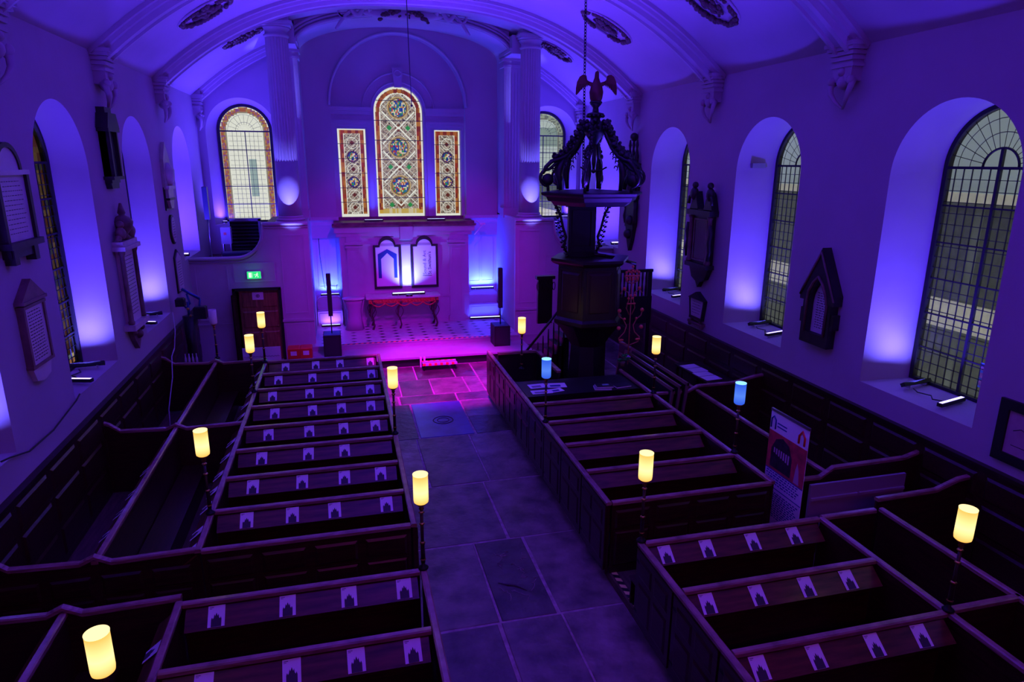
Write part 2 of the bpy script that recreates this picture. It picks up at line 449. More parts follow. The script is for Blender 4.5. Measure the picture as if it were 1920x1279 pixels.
# vault and arch front
mb = MB(); n = 40; us = [EX+EH*math.cos(PI*i/n) for i in range(n+1)]
vs = [(u, 20.7, ell(u)) for u in us]+[(u, YS+.02, ell(u)) for u in us]
mb.add(vs, [(i, i+1, n+2+i, n+1+i) for i in range(n)], True)
vs = [(u, 20.7, ell(u)) for u in us]+[(u, 20.7, max(vault(u)+.1, ell(u)+.05)) for u in us]
mb.add(vs, [(i, i+1, n+2+i, n+1+i) for i in range(n)])
vs = [(u, 20.72, ell(u)+.02) for u in us]+[(u, YS+.1, ell(u)+.02) for u in us]
mb.add(vs, [(i, i+1, n+2+i, n+1+i) for i in range(n)])
struct(mb.build('ceiling_sanctuary', PLASTER))
mb = MB()
for (o, d, r) in ((.05, .06, .05), (.17, .05, .035), (.27, .04, .05)):
    mb.tube([(EX+(EH+o)*math.cos(R(a)), 20.7-d, ES+(0.86+o)*math.sin(R(a))) for a in range(0, 181, 4)], r, 6)
mb.tube([(1.97+2.13*math.cos(R(a)), YS-.03, 7.27+2.13*math.sin(R(a))) for a in range(0, 181, 4)], .045, 6)
struct(mb.build('trim_6', PLASTER_S))
# cartouche at the crown of the arch
t = thing('ceiling_cartouche', 'large carved plaster cartouche over the crown of the altar arch', 'cartouche', (2.02, 20.50, 9.56))
mb = MB()
mb.M = Matrix.Translation((0, 0, .02))
mb.sphere((0, 0, 0), 1, 14, (1.15, .14, .17))
mb.build('shield', PLASTER_S, t)
mb = MB()
for q in (-1, 1):
    mb = MB()
    mb.tube([(q*(.9+.55*i/16), -.12, .02+.20*math.sin(i/16*PI*2.2)*(1-i/24)) for i in range(17)], .07, 6)
    for k in range(5):
        a0 = k*1.3
        mb.tube([(q*(1.55+.22*math.cos(a0+j*.3)), -.12, -.02+.15*math.sin(a0+j*.3)) for j in range(8)], .035, 5)
    mb.tube([(q*(1.15+.10*i), -.1, .12-.012*i*i) for i in range(8)], .05, 6)
    mb.build('scrollwork', PLASTER_S, t)
mb = MB(); rnd = random.Random(5)
for q in (-1, 1):
    for i in range(16):
        mb.sphere((q*(.14+.035*i), -.15-rnd.random()*.03, .05-.0009*i*i+rnd.uniform(-.05, .05)), .035+.025*rnd.random(), 5, (1.3, .8, 1))
for i in range(5): mb.sphere((rnd.uniform(-.15, .15), -.18, -.02-.02*i), .03, 5)
mb.build('leaf_spray', SHADE_PLASTER, t)

# entablature, hood mould and keystone around the east window
mb = MB()
def band(x0, x1):
    for z0, z1, d in ((7.12, 7.24, .14), (7.02, 7.12, .10), (6.84, 7.02, .05), (6.76, 6.84, .09), (6.66, 6.76, .06)):
        mb.box(x0, x1, YN-d, YN, z0, z1)
band(-.13, 1.12); band(2.82, 4.07)
for x0, x1 in ((-.13, -.02), (.96, 1.10), (2.84, 2.98), (4.02, 4.07)):
    mb.box(x0, x1, YN-.05, YN, 3.82, 6.66)
mb.tube([(1.97+1.14*math.cos(R(a)), YN-.01, 7.16+1.14*math.sin(R(a))) for a in range(0, 181, 5)], .035, 6)
mb.tube([(1.97+.86*math.cos(R(a)), YN-.01, 7.16+.86*math.sin(R(a))) for a in range(0, 181, 5)], .03, 6)
mb.prism([(1.86, 7.86), (2.08, 7.86), (2.14, 8.42), (1.80, 8.42)], YN-.16, YN+.02)
mb.tube([(1.97+.10*math.cos(R(a)), YN-.18, 8.26+.10*math.sin(R(a))) for a in range(0, 361, 30)], .025, 6)
struct(mb.build('trim_7', PLASTER_S))
mb = MB(); mb.box(-.13, 4.07, YN-.05, YN+.05, 3.74, 3.84); mb.box(-.25, 4.2, 21.62, YN+.05, 3.66, 3.74); mb.box(-.30, 4.25, 21.55, YS+.3, 3.60, 3.66)
struct(mb.build('window_sill_1', STONE_B))

# reredos panelling and niches
mb = MB()
mb.box(-.10, 4.02, 21.7, 22.35, .42, 3.60)
mb.box(-.25, 4.2, 21.60, 21.7, 3.42, 3.60); mb.box(-.2, 4.12, 21.64, 21.7, 3.30, 3.42)
mb.box(-.06, 4.0, 21.67, 21.7, 2.98, 3.06)
for x0, x1 in ((.10, .56), (3.36, 3.84)):
    mb.box(x0, x1, 21.62, 21.7, .6, 3.30); mb.box(x0-.04, x1+.04, 21.57, 21.7, 2.95, 3.02); mb.box(x0-.06, x1+.06, 21.55, 21.7, 3.05, 3.14)
    mb.box(x0-.04, x1+.04, 21.57, 21.7, .42, .62); mb.frame(x0+.07, x1-.07, .8, 2.85, 21.62, .03, .015)
mb.box(1.78, 2.18, 21.52, 21.7, 3.20, 3.60)
mb.box(-.1, 4.02, 21.66, 21.7, 1.28, 1.36)
struct(mb.build('wall_reredos', PAINT))
mb = MB()
for x0, x1 in ((SX0, -.10), (4.02, SX1)):
    mb.box(x0, x1, 22.4, 22.95, .42, 3.85)
    mb.box(x0-.02, x1+.02, 22.25, 22.42, 3.62, 3.78); mb.box(x0-.02, x1+.02, 22.15, 22.42, 3.78, 3.88)
    mb.frame(x0+.12, (x0+x1)/2-.03, 1.6, 3.5, 22.4, .03, .015); mb.frame((x0+x1)/2+.03, x1-.12, 1.6, 3.5, 22.4, .03, .015)
struct(mb.build('wall_niche', PAINT))
for i, (x0, x1, lb) in enumerate(((SX0+.03, -.14, 'white painted box seat with rounded back in left altar niche'), (4.06, SX1-.03, 'blue lit painted box seat in right altar niche'))):
    t = thing('niche_bench', lb, 'seat', ((x0+x1)/2, 22.2, .42), 0, 'painted box seats in the altar niches')
    w = (x1-x0)/2
    mb = MB(); mb.box(-w, w, -.28, .18, 0, .46); mb.frame(-w+.06, w-.06, .06, .40, -.28, .02, .012); mb.build('seat_box', PAINT, t)
    mb = MB(); pl = [(-w, .46), (w, .46), (w, .72)]+arcp(w-.2, .72, .2, 0, 90, 6)+arcp(-w+.2, .72, .2, 90, 180, 6)
    mb.prism(pl, -.02, .10); mb.frame(-w+.08, w-.08, .50, .82, -.02, .02, .01); mb.build('seat_back', PAINT, t)
    mb = MB(); pts = [(-w, -.03, .5), (-w, -.03, .72)]+[(x, -.03, z) for x, z in reversed(arcp(-w+.2, .72, .2, 90, 180, 6))]+[(x, -.03, z) for x, z in reversed(arcp(w-.2, .72, .2, 0, 90, 6))]+[(w, -.03, .5)]
    mb.tube(pts, .025, 6); mb.build('seat_moulding', PLASTER_S, t)

# ------------------------------------------------------------------ screen walls, lofts, pedestals
def screen(side):
    X = lambda x: x if side < 0 else 4.17-x       # mirror about the axis of the church
    cx = -2.92
    prof = [(-4.1, 2.99), (cx, 2.99)]+[(cx+.78*math.sin(R(a)), 3.77-.78*math.cos(R(a))) for a in range(6, 91, 6)]+[(cx+.80, 3.92), (SX0+.02, 3.92)]
    mb = MB()
    dx0, dx1, dz = -3.05, -1.82, 2.10
    pts = [(a, 0) for a in (-4.1,)]+[]
    # columns of wall, leaving the doorway
    P = [p for p in prof]
    def topz(x):
        for (a, za), (b, zb) in zip(P, P[1:]):
            if a <= x <= b and b > a: return za+(zb-za)*(x-a)/(b-a)
        return P[-1][1]
    xs = sorted(set([p[0] for p in P]+([dx0, dx1] if side < 0 else [])))
    for a, b in zip(xs, xs[1:]):
        if b-a < 1e-4: continue
        z0 = dz if (side < 0 and a >= dx0-1e-4 and b <= dx1+1e-4) else 0.0
        za, zb = topz(a+1e-5), topz(b-1e-5)
        q = [(a, z0), (b, z0), (b, zb), (a, za)]
        q = [(X(x), z) for x, z in q]
        if side > 0: q.reverse()
        mb.prism(q, 19.7, 19.82)
    # panel mouldings and dado rail
    def fr(x0, x1, z0, z1):
        a, b = sorted((X(x0), X(x1))); mb.frame(a, b, z0, z1, 19.7, .03, .018)
    fr(-1.72, -1.06, 1.35, 3.6); fr(-4.0, -3.15, 1.25, 2.8); fr(-3.0, -1.9, 2.3, 2.85); fr(-1.75, -1.1, .3, 1.05)
    a, b = sorted((X(-1.80), X(SX0))); mb.box(a, b, 19.65, 19.7, 1.12, 1.19)
    a, b = sorted((X(-4.1), X(-3.08))); mb.box(a, b, 19.67, 19.7, 1.10, 1.15)
    # cap moulding that follows the sweep
    cap = [(X(x), 19.70, z+.01) for x, z in prof]
    mb.tube([(x, 19.66, z-.02) for x, y, z in cap], .045, 8); mb.tube([(x, 19.68, z-.12) for x, y, z in cap], .022, 6)
    mb.tube([(x, 19.80, z) for x, y, z in cap], .03, 6)
    struct(mb.build('wall_screen_left' if side < 0 else 'wall_screen_right', PAINT))
    mb = MB()
    a, b = sorted((X(-4.08), X(-2.14))); mb.box(a, b, 19.82, 22.98, 2.62, 2.70)
    a, b = sorted((X(-2.14), X(-1.05))); mb.box(a, b, 19.82, 22.98, 3.78, 3.86); mb.box(*( (X(-2.14), X(-2.08)) if side < 0 else (X(-2.08), X(-2.14)) ), 19.82, 22.98, 2.62, 3.8)
    struct(mb.build('floor_loft_left' if side < 0 else 'floor_loft_right', BOARDS))
screen(-1); screen(1)
def column(x, label):
    t = thing('fluted_column', label, 'column', (x, 20.22, 3.86), 0, 'tall fluted columns beside the altar recess')
    mb = MB(); mb.box(-.40, .40, -.40, .40, 0, .10)
    mb.lathe([(.38, .10), (.40, .13), (.38, .16), (.34, .17), (.34, .19), (.36, .21), (.33, .24)], n=32); mb.build('base', PLASTER_S, t)
    mb = MB(); mb.lathe([(.32, .22), (.31, 1.72)], n=48); mb.lathe([(.31, 1.72), (.295, 4.95)], n=48, flute=1, fd=.022, smooth=False); mb.build('shaft', PLASTER_S, t)
    mb = MB(); mb.lathe([(.29, 4.90), (.33, 4.93), (.33, 4.97), (.29, 4.99), (.29, 5.06), (.36, 5.12), (.37, 5.16)], n=32); mb.box(-.40, .40, -.40, .40, 5.16, 5.22); mb.box(-.44, .44, -.44, .44, 5.22, 5.28)
    mb.build('capital', PLASTER_S, t)
    zt = vault(x-.36 if x < 2 else x+.36)-3.86
    mb = MB(); mb.box(-.36, .36, -.36, .30, 5.28, max(zt+.1, 5.4)); mb.build('impost_block', PLASTER_S, t)
column(-1.40, 'tall fluted white column left of the altar recess, lit at its foot')
column(5.66, 'tall fluted white column right of the altar recess, lit at its foot')
for x0, x1, lb in ((SX1, 5.72, 'flat fluted pilaster behind the right column'), (-1.50, SX0, 'flat fluted pilaster behind the left column')):
    t = thing('wall_pilaster', lb, 'pilaster', ((x0+x1)/2, 21.3, 3.86)); w = (x1-x0)/2
    mb = MB(); mb.box(-w, w, 0, .5, 0, 4.62)
    for i in range(6):
        xx = -w+.06+i*(2*w-.12)/5; mb.box(xx-.012, xx+.012, -.012, 0, .3, 4.4)
    mb.build('shaft', PLASTER_S, t)
    mb = MB(); mb.box(-w-.03, w+.03, -.05, .5, 0, .3); mb.build('base', PLASTER_S, t)
    mb = MB(); mb.box(-w-.04, w+.04, -.06, .5, 4.55, 4.62); mb.box(-w-.07, w+.07, -.09, .5, 4.72, 4.80); mb.box(-w-.02, w+.02, -.03, .5, 4.62, 4.72)
    mb.build('capital', PLASTER_S, t)
    # entablature running forward to the column
    mb = MB(); mb.box(-w, w, -1.0, .5, 4.95, 5.3); mb.box(-w-.06, w+.06, -1.0, .5, 4.86, 4.95); mb.box(-w-.02, w+.02, -1.0, .5, 4.80, 4.86)
    mb.build('entablature', PLASTER_S, t)

# ------------------------------------------------------------------ windows
def leaded(mb, w, spring, cellx, cellz, saddle, t=.010):
    n = int(round(2*w/cellx))
    for i in range(1, n):
        x = -w+2*w*i/n; mb.box(x-t/2, x+t/2, -.012, .006, 0, spring)
    nz = int(round(spring/cellz))
    for i in range(1, nz):
        z = spring*i/nz; mb.box(-w, w, -.012, .006, z-t/2, z+t/2)
def fan(mb, w, spring, rads, rings, t=.010, r0=.28):
    for i in range(1, rads):
        a = PI*i/rads; c, s = math.cos(a), math.sin(a)
        mb.tube([(c*r0, -.005, spring+s*r0), (c*w, -.005, spring+s*w)], t*.55, 4)
    for r in rings:
        mb.tube([(r*math.cos(R(a)), -.005, spring+r*math.sin(R(a))) for a in range(0, 181, 10)], t*.6, 4)
def ring_frame(mb, w, spring, t, d0, d1):
    A = [(w, 0)]+arcp(0, spring, w, 0, 180, 32)+[(-w, 0)]; B = [(w-t, t*.7)]+arcp(0, spring, w-t, 0, 180, 32)+[(-w+t, t*.7)]
    n = len(A)
    vs = [(x, d0, z) for x, z in A]+[(x, d0, z) for x, z in B]+[(x, d1, z) for x, z in A]+[(x, d1, z) for x, z in B]
    fs = []
    for i in range(n):
        j = (i+1) % n
        fs += [(i, j, j+n, i+n), (i+n, j+n, j+3*n, i+3*n), (i+2*n, i+3*n, j+3*n, j+2*n), (i, i+2*n, j+2*n, j)]
    mb.add(vs, fs)
def grid_glass(w, spring, arch, cell, colour, name, parent):
    mb = MB(); cols = []
    top = spring+(w if arch else 0); nx = int(round(2*w/cell)); nz = int(round(top/cell)); cx = 2*w/nx; cz = top/nz
    for i in range(nx):
        for j in range(nz):
            x, z = -w+(i+.5)*cx, (j+.5)*cz
            if arch and z > spring and math.hypot(x, z-spring) > w: continue
            mb.add([(x-cx/2, 0, z-cz/2), (x+cx/2, 0, z-cz/2), (x+cx/2, 0, z+cz/2), (x-cx/2, 0, z+cz/2)], [(0, 1, 2, 3)])
            cols.append(colour(x, z))
    return mb.build(name, STAINED, parent, attr=cols)
win_n = [0]
def window(loc, rotz, w, spring, style):
    win_n[0] += 1
    t = bpy.data.objects.new('window_%d' % win_n[0], None); COL.objects.link(t); t.location = loc; t.rotation_euler = (0, 0, rotz); t['kind'] = 'structure'
    mb = MB(); ring_frame(mb, w+.04, spring, .07 if style != 'left' else .06, -.05, .05); mb.box(-w, w, -.04, .02, spring-.02, spring+.02)
    mb.build('window_frame', FRAMEM, t)
    mb = MB()
    if style == 'clear':
        leaded(mb, w, spring, .15, .17, .6); fan(mb, w, spring, 14, (.28, .50, .70)); 
        mb.box(-.022, .022, -.03, .02, 0, spring+.28)
        k = int(spring/.55)
        for i in range(1, k): z = spring*i/k; mb.box(-w, w, -.022, .01, z-.011, z+.011)
        mb.tube([(.28*math.cos(R(a)), -.01, spring+.28*math.sin(R(a))) for a in range(0, 181, 10)], .018, 5)
        mb.build('glazing_bars', LEAD, t)
        mb = MB(); pl = [(-w, 0), (w, 0)]+arcp(0, spring, w, 0, 180, 24)[0:]; mb.add([(x, .012, z) for x, z in pl], [tuple(range(len(pl)))])
        mb.build('glass_pane', CLEAR, t)
    elif style == 'border':
        leaded(mb, w*.66, spring, .13, .15, .6, .007); fan(mb, w*.66, spring, 10, (w*.66, w*.36), .007, .2)
        mb.box(-.012, .012, -.03, .01, 0, spring)
        k = 5
        for i in range(1, k): z = spring*i/k; mb.box(-w, w, -.022, .01, z-.012, z+.012)
        mb.build('glazing_bars', LEAD, t)
        def colr(x, z):
            rr = math.hypot(x, max(0, z-spring)) if z > spring else abs(x)
            e = w-rr
            h = (int(z*18)*7+int(x*30)*3) % 11
            if e < .055 or z < .06: return (1, 1, .92)
            if e < .19:
                if loc[0] > 2: return (.62, .60, .48) if h % 3 else (.30, .30, .28)
                return [(.42, .12, .07), (.50, .20, .10), (.30, .12, .22), (.46, .28, .10), (.26, .08, .30)][h % 5]
            if e < .22: return (.35, .30, .25)
            v = .97+.03*math.sin(h)
            if x > .05 and x < .28 and .8 < z < 2.0 and loc[0] < 2: return (.38, .50, .52)
            if loc[0] > 2 and int(z*1.6) % 3 == 1: return (.50, .56, .50)
            return (v, v, v*.93)
        grid_glass(w, spring, True, .045, colr, 'glass_pane', t)
    else:
        k = 6
        for i in range(1, k): z = spring*i/k; mb.box(-w, w, -.022, .01, z-.014, z+.014)
        leaded(mb, w, spring, .15, .17, .6)
        mb.build('glazing_bars', LEAD, t)
        def colr(x, z):
            h = (int(z*7)*5+int((x+2)*9)*7) % 13
            return [(.34, .24, .10), (.42, .30, .14), (.22, .10, .05), (.12, .16, .20), (.46, .36, .20), (.30, .12, .06)][h % 6]
        grid_glass(w, spring, True, .09, colr, 'glass_pane', t)
    return t
for Y in WL: window((XL-DL+.06, Y, 2.12), PI/2, .87, 3.43, 'left')
window((XL-DL+.06, 20.3, 3.07), PI/2, .87, 2.48, 'clear')
for Y in WR: window((XR+D-.06, Y, 2.12), -PI/2, .87, 3.43, 'clear')
window((XR+D-.06, 20.38, 3.07), -PI/2, .87, 2.48, 'clear')
window((-2.82, YE+.62, 3.66), 0, .77, 2.84, 'border')
window((7.10, YE+.62, 3.66), 0, .77, 2.84, 'border')
# the three light east window
def hsh(a, b): return (a*73856093 ^ b*19349663) % 1000/1000
WHT = (1, 1, .93); TAN = (.36, .27, .22)
def quarry(x, z):
    h = hsh(int((x+5)*34), int(z*34)); 
    if h < .22: return (.10, .07, .06)
    if h < .55: return TAN
    return (.50, .40, .34)
def redb(x, z):
    h = hsh(int((x+5)*9), int(z*7)); return [(.34, .04, .02), (.22, .03, .02), (.44, .12, .03), (.28, .07, .02), (.50, .18, .04)][int(h*5)]
def figure(x, z, k):
    # generic scatter of saturated pieces inside a medallion
    h = hsh(int((x+5)*26+k*5), int(z*19+k*7))
    pal = [(.02, .05, .38), (.02, .05, .38), (.55, .06, .03), (.04, .30, .08), (.75, .62, .42), (.80, .70, .55), (.60, .36, .08), (.03, .16, .45)]
    return pal[int(h*8)]
def centre_col(x, z):
    sp = 3.29; w = .76; rr = math.hypot(x, z-sp) if z > sp else abs(x); e = w-rr
    if z < .09 or e < .05: return WHT
    if z < .24 and e > .16: return (.66, .46, .12) if hsh(int(x*20+50), 3) > .4 else (.74, .62, .40)
    if e < .17: return redb(x, z) if z > .2 else (.70, .42, .06)
    if e < .20: return WHT
    for k, zc in enumerate((.98, 2.20, 3.42)):
        r = math.hypot(x, z-zc)
        if r < .27: return figure(x, z, k)
        if r < .305: return (.20, .12, .05)
        if r < .345: return (.62, .44, .20)
        # lozenge of white strapwork round the medallion
        q = abs(x)/1.0+abs(z-zc)/1.0
        if .60 < q < .66 and abs(x) < .52: return WHT
    for zc in (.37, 1.59, 2.81):
        if abs(abs(x)-.30)+abs(z-zc) < .09: return (.03, .32, .08)
        if abs(x)+abs(z-zc) < .13: return (.20, .07, .03)
    m = (x+z) % .30; n = (x-z) % .30
    if m < .022 or n < .022: return (.85, .84, .78)
    return quarry(x, z)
def side_col(x, z):
    w, top = .42, 2.78; e = w-abs(x)
    if z < .07 or e < .045 or z > top-.06: return WHT
    if e < .155 or z > top-.17: return redb(x+3, z)
    if e < .18: return WHT
    for k, zc in enumerate((1.10, 1.90)):
        r = math.hypot(x, z-zc)
        if r < .135: return figure(x+k, z, k+4)
        if r < .18: return (.05, .02, .10)
    for zc in (.28, .68, 1.50, 2.32):
        if abs(x)+abs(z-zc) < .08: return (.14, .03, .02)
        r = math.hypot(x, z-zc)
        if .16 < r < .18: return WHT
    m = (x+z) % .20; n = (x-z) % .20
    if m < .018 or n < .018: return (.85, .84, .78)
    return quarry(x, z)
win_n[0] += 1
ew = bpy.data.objects.new('window_%d' % win_n[0], None); COL.objects.link(ew); ew.location = (1.97, YN+.22, 3.84); ew['kind'] = 'structure'
g = grid_glass(.76, 3.29, True, .02, centre_col, 'glass_pane', ew)
g = grid_glass(.42, 2.76, False, .02, side_col, 'glass_pane', ew); g.location = (-1.50, 0, 0)
g = grid_glass(.42, 2.76, False, .02, lambda x, z: side_col(x, z+.002), 'glass_pane', ew); g.location = (1.57, 0, 0)
mb = MB()
for i in range(1, 7): z = .61*i-.02; mb.box(-.78, .78, -.02, -.005, z-.010, z+.010)
for xo in (-1.50, 1.57):
    for i in range(1, 6): z = .46*i; mb.box(xo-.44, xo+.44, -.02, -.005, z-.008, z+.008)
mb.build('glazing_bars', LEAD, ew)

# ------------------------------------------------------------------ street outside
t = thing('street_building', 'grey office building across the street seen through the right windows', 'building', (14.5, 12, 0))
FAC = mat('outside_render', (0.17, 0.19, 0.18), 0.8, var=0.2, scale=1); FACP = mat('outside_pale_stone', (0.75, 0.72, 0.60), 0.8, var=0.1); FACD = mat('outside_dark_glass', (0.085, 0.095, 0.088), 0.5, var=.2)
mb = MB(); mb.box(0, 3, -30, 45, -1, 4.7); mb.build('facade', FAC, t)
mb = MB(); mb.box(-.25, 0, -30, 45, 4.72, 4.95); mb.box(-.06, 0, -30, 45, 1.65, 2.35); mb.build('stone_band', FACP, t)
mb = MB()
for i in range(20): mb.box(-.03, 0, -13.6+1.6*i, -12.3+1.6*i, 2.45, 4.6); mb.box(-.03, 0, -13.6+1.6*i, -12.2+1.6*i, -.6, 1.55) 
mb.build('dark_panel', FACD, t)
mb = MB(); mb.box(-.10, 3, -30, 45, 4.95, 15); mb.build('upper_wall', mat('outside_upper_glass', (0.50, .60, .66), .5, var=.1, scale=.4), t)
t = thing('street_building', 'shaded brick building outside the left windows', 'building', (-9.5, 10, 0))
mb = MB(); mb.box(-3, 0, -35, 20, -1, 15); mb.build('facade', mat('outside_brick', (.22, .16, .11), .8, var=.3, scale=3), t)
mb = MB()
for i in range(10): mb.box(0, .03, -14+3*i, -12.8+3*i, 2, 4.2)
mb.build('window_row', FACD, t)
# ------------------------------------------------------------------ floor
SLAB = mat('flagstone', (0.16, 0.135, 0.105), 0.40, var=0.6, scale=2.6, bump=0.9, bscale=7)
nt = SLAB.node_tree; b = nt.nodes['Principled BSDF']; gi = nt.nodes.new('ShaderNodeNewGeometry')
src = b.inputs['Base Color'].links[0].from_socket
mx = nt.nodes.new('ShaderNodeMix'); mx.data_type = 'RGBA'; mx.blend_type = 'MULTIPLY'; mx.inputs[0].default_value = 1
cr = nt.nodes.new('ShaderNodeMapRange'); cr.inputs[3].default_value = 0.35; cr.inputs[4].default_value = 1.5
nt.links.new(gi.outputs['Random Per Island'], cr.inputs[0]); nt.links.new(src, mx.inputs[6]); nt.links.new(cr.outputs[0], mx.inputs[7]); nt.links.new(mx.outputs[2], b.inputs['Base Color'])
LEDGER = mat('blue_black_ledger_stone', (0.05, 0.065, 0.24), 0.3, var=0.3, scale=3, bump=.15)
mb = MB(); mb.box(-5.1, 9.3, YB, 23.3, -.12, -.012); struct(mb.build('floor', MORTAR))
mb = MB(); rnd = random.Random(3)
def slab(x0, x1, y0, y1, mi=0):
    g = .019; mb.mi = mi; j = lambda: rnd.uniform(-.012, .012); z = rnd.uniform(-.004, 0)
    P = [(x0+g+j(), y0+g+j()), (x1-g+j(), y0+g+j()), (x1-g+j(), y1-g+j()), (x0+g+j(), y1-g+j())]
    mb.add([(x, y, -.05) for x, y in P]+[(x, y, z-.006) for x, y in P]+[(x+(.008 if i in (0, 3) else -.008), y+(.008 if i < 2 else -.008), z) for i, (x, y) in enumerate(P)],
           [(0, 1, 5, 4), (1, 2, 6, 5), (2, 3, 7, 6), (3, 0, 4, 7), (4, 5, 9, 8), (5, 6, 10, 9), (6, 7, 11, 10), (7, 4, 8, 11), (8, 9, 10, 11)])
bands = [(-2.9, -.6, (1.5, 2.3)), (-.6, 1.4, (1.3, 2.5)), (1.4, 3.2, (1.7, 2.4)), (3.2, 5.2, (1.55, 2.5)), (5.2, 6.98, (1.63, 2.45)), (6.98, 8.84, (1.66, 2.42)), (8.84, 10.78, (2.21,)), (10.78, 12.98, (1.25, 2.35)),
         (15.08, 15.66, (1.1, 2.5)), (15.66, 16.9, (1.2, 2.0, 2.9)), (16.9, 18.12, (1.7, 2.75))]
for y0, y1, js in bands:
    xs = [.60]+list(js)+[3.32]
    if y0 >= 15.6: xs = [-.9, -.1]+xs[0:1]+list(js)+[3.32] if False else [.60]+list(js)+[3.32, 4.3, 5.2]
    for a, c in zip(xs, xs[1:]): slab(a, c, y0, y1)
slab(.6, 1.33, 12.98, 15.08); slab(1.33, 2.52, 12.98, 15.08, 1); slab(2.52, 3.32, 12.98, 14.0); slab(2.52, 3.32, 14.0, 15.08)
mb.mi = 0
slab(1.63, 1.95, 6.98, 7.0) if False else None
for i, (a, c) in enumerate(((-4.1, -2.9), (-2.9, -1.7), (-1.7, -.6), (-.6, .6))):
    for y0, y1 in ((15.5, 16.6), (16.6, 17.9), (17.9, 19.7)): 
        if not (y0 > 17 and a > -1.1): slab(a, c, y0, y1)
for a, c in ((5.2, 6.3), (6.3, 7.3), (7.3, 8.28)):
    for y0, y1 in ((15.2, 16.6), (16.6, 18.2), (18.2, 19.7)): slab(a, c, y0, y1)
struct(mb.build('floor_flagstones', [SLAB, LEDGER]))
# cracked and spalled patch on one slab
mb = MB(); rnd = random.Random(21)
for k in range(9):
    x, y = 1.98+rnd.uniform(-.12, .30), 7.25+rnd.uniform(0, 1.2); pts = [(x, y, .0)]
    for i in range(9): x += rnd.uniform(-.06, .06); y += rnd.uniform(-.02, .07); pts.append((x, y, .0))
    mb.tube(pts, .004, 4)
struct(mb.build('floor_crack', MORTAR))
mb = MB(); mb.tube([(1.80, 7.78, -.002), (1.92, 7.70, .0), (2.02, 7.66, .0), (2.14, 7.52, -.002)], .02, 5, taper=[.006, .022, .018, .004])
struct(mb.build('floor_hollow', INK))
# carved ring on the ledger stone
mb = MB(); mb.tube([(1.95+.22*math.cos(R(a)), 13.9+.22*math.sin(R(a)), 0.0) for a in range(0, 361, 15)], .012, 4, cap=False)
mb.tube([(1.95+.13*math.cos(R(a)), 13.9+.13*math.sin(R(a)), 0.0) for a in range(0, 361, 20)], .010, 4, cap=False)
struct(mb.build('floor_carved_ring', INK))
mb = MB(); mb.box(-4.08, .62, YB, 15.45, -.05, .10); mb.box(3.31, 8.28, YB, 15.15, -.05, .10); struct(mb.build('floor_pew_platform', BOARDS))

# stage and sanctuary floor
CARPET = mat('plain_stage_floor', (0.42, 0.36, 0.42), 0.5, var=.1, scale=2)
TILE = mat('pale_sanctuary_tile', (0.50, 0.46, 0.50), 0.35, var=.08)
TILED = mat('black_inlay_tile', (0.03, 0.03, 0.04), 0.3)
mb = MB(); mb.box(-1.05, 5.2, 18.16, 19.75, -.02, .23); struct(mb.build('floor_stage_riser', BLACK))
mb = MB(); mb.box(-1.08, 5.23, 18.08, 19.75, .22, .275); struct(mb.build('floor_stage', CARPET))
mb = MB(); mb.box(SX0-.1, SX1+.1, 19.32, 22.9, .0, .41); struct(mb.build('floor_sanctuary_step', CARPET))
mb = MB(); mb.box(SX0, SX1, 19.30, 22.42, .405, .425); struct(mb.build('floor_sanctuary', TILE))
mb = MB()
for i in range(14):
    for j in range(8):
        x, y, q = SX0+.25+i*.43, 19.62+j*.36, .075
        if x < SX1-.1: mb.add([(x-q*1.3, y, .4275), (x, y-q, .4275), (x+q*1.3, y, .4275), (x, y+q, .4275)], [(0, 1, 2, 3)])
struct(mb.build('floor_sanctuary_inlay', TILED))
def tape(name, label, p0, p1, wdt, n, ma, mb_, up=.004, slant=.5):
    m = MB(); d = (Vector(p1)-Vector(p0)); L = d.length; d.normalize(); s = Vector((-d.y, d.x, 0))
    seg = L/n
    for i in range(n):
        m.mi = i % 2
        a = Vector(p0)+d*seg*i; c = a+d*seg; o = d*seg*slant
        q = [a-s*wdt/2, c-s*wdt/2, c+s*wdt/2+o, a+s*wdt/2+o]
        m.add([tuple(v) for v in q]+[tuple(v+Vector((0, 0, up))) for v in q], [(4, 5, 6, 7), (0, 1, 5, 4), (1, 2, 6, 5), (2, 3, 7, 6), (3, 0, 4, 7)])
    return tag(m.build(name, [ma, mb_]), label, 'tape')
TWHITE = mat('tape_white', (.55, .5, .6), .5); TRED = mat('tape_red', (.85, .05, .05), .5); TYEL = mat('tape_yellow', (.95, .72, .25), .5); TBLK = mat('tape_black', (.01, .01, .01), .5)
tape('warning_tape', 'red and white striped tape along the altar step edge', (-.3, 19.36, .4255), (4.55, 19.36, .4255), .085, 62, TRED, TBLK)
tape('hazard_tape', 'yellow and black striped tape on the boards between the two right pew blocks', (3.38, 6.5, .102), (3.38, 7.48, .102), .075, 13, TYEL, TBLK)

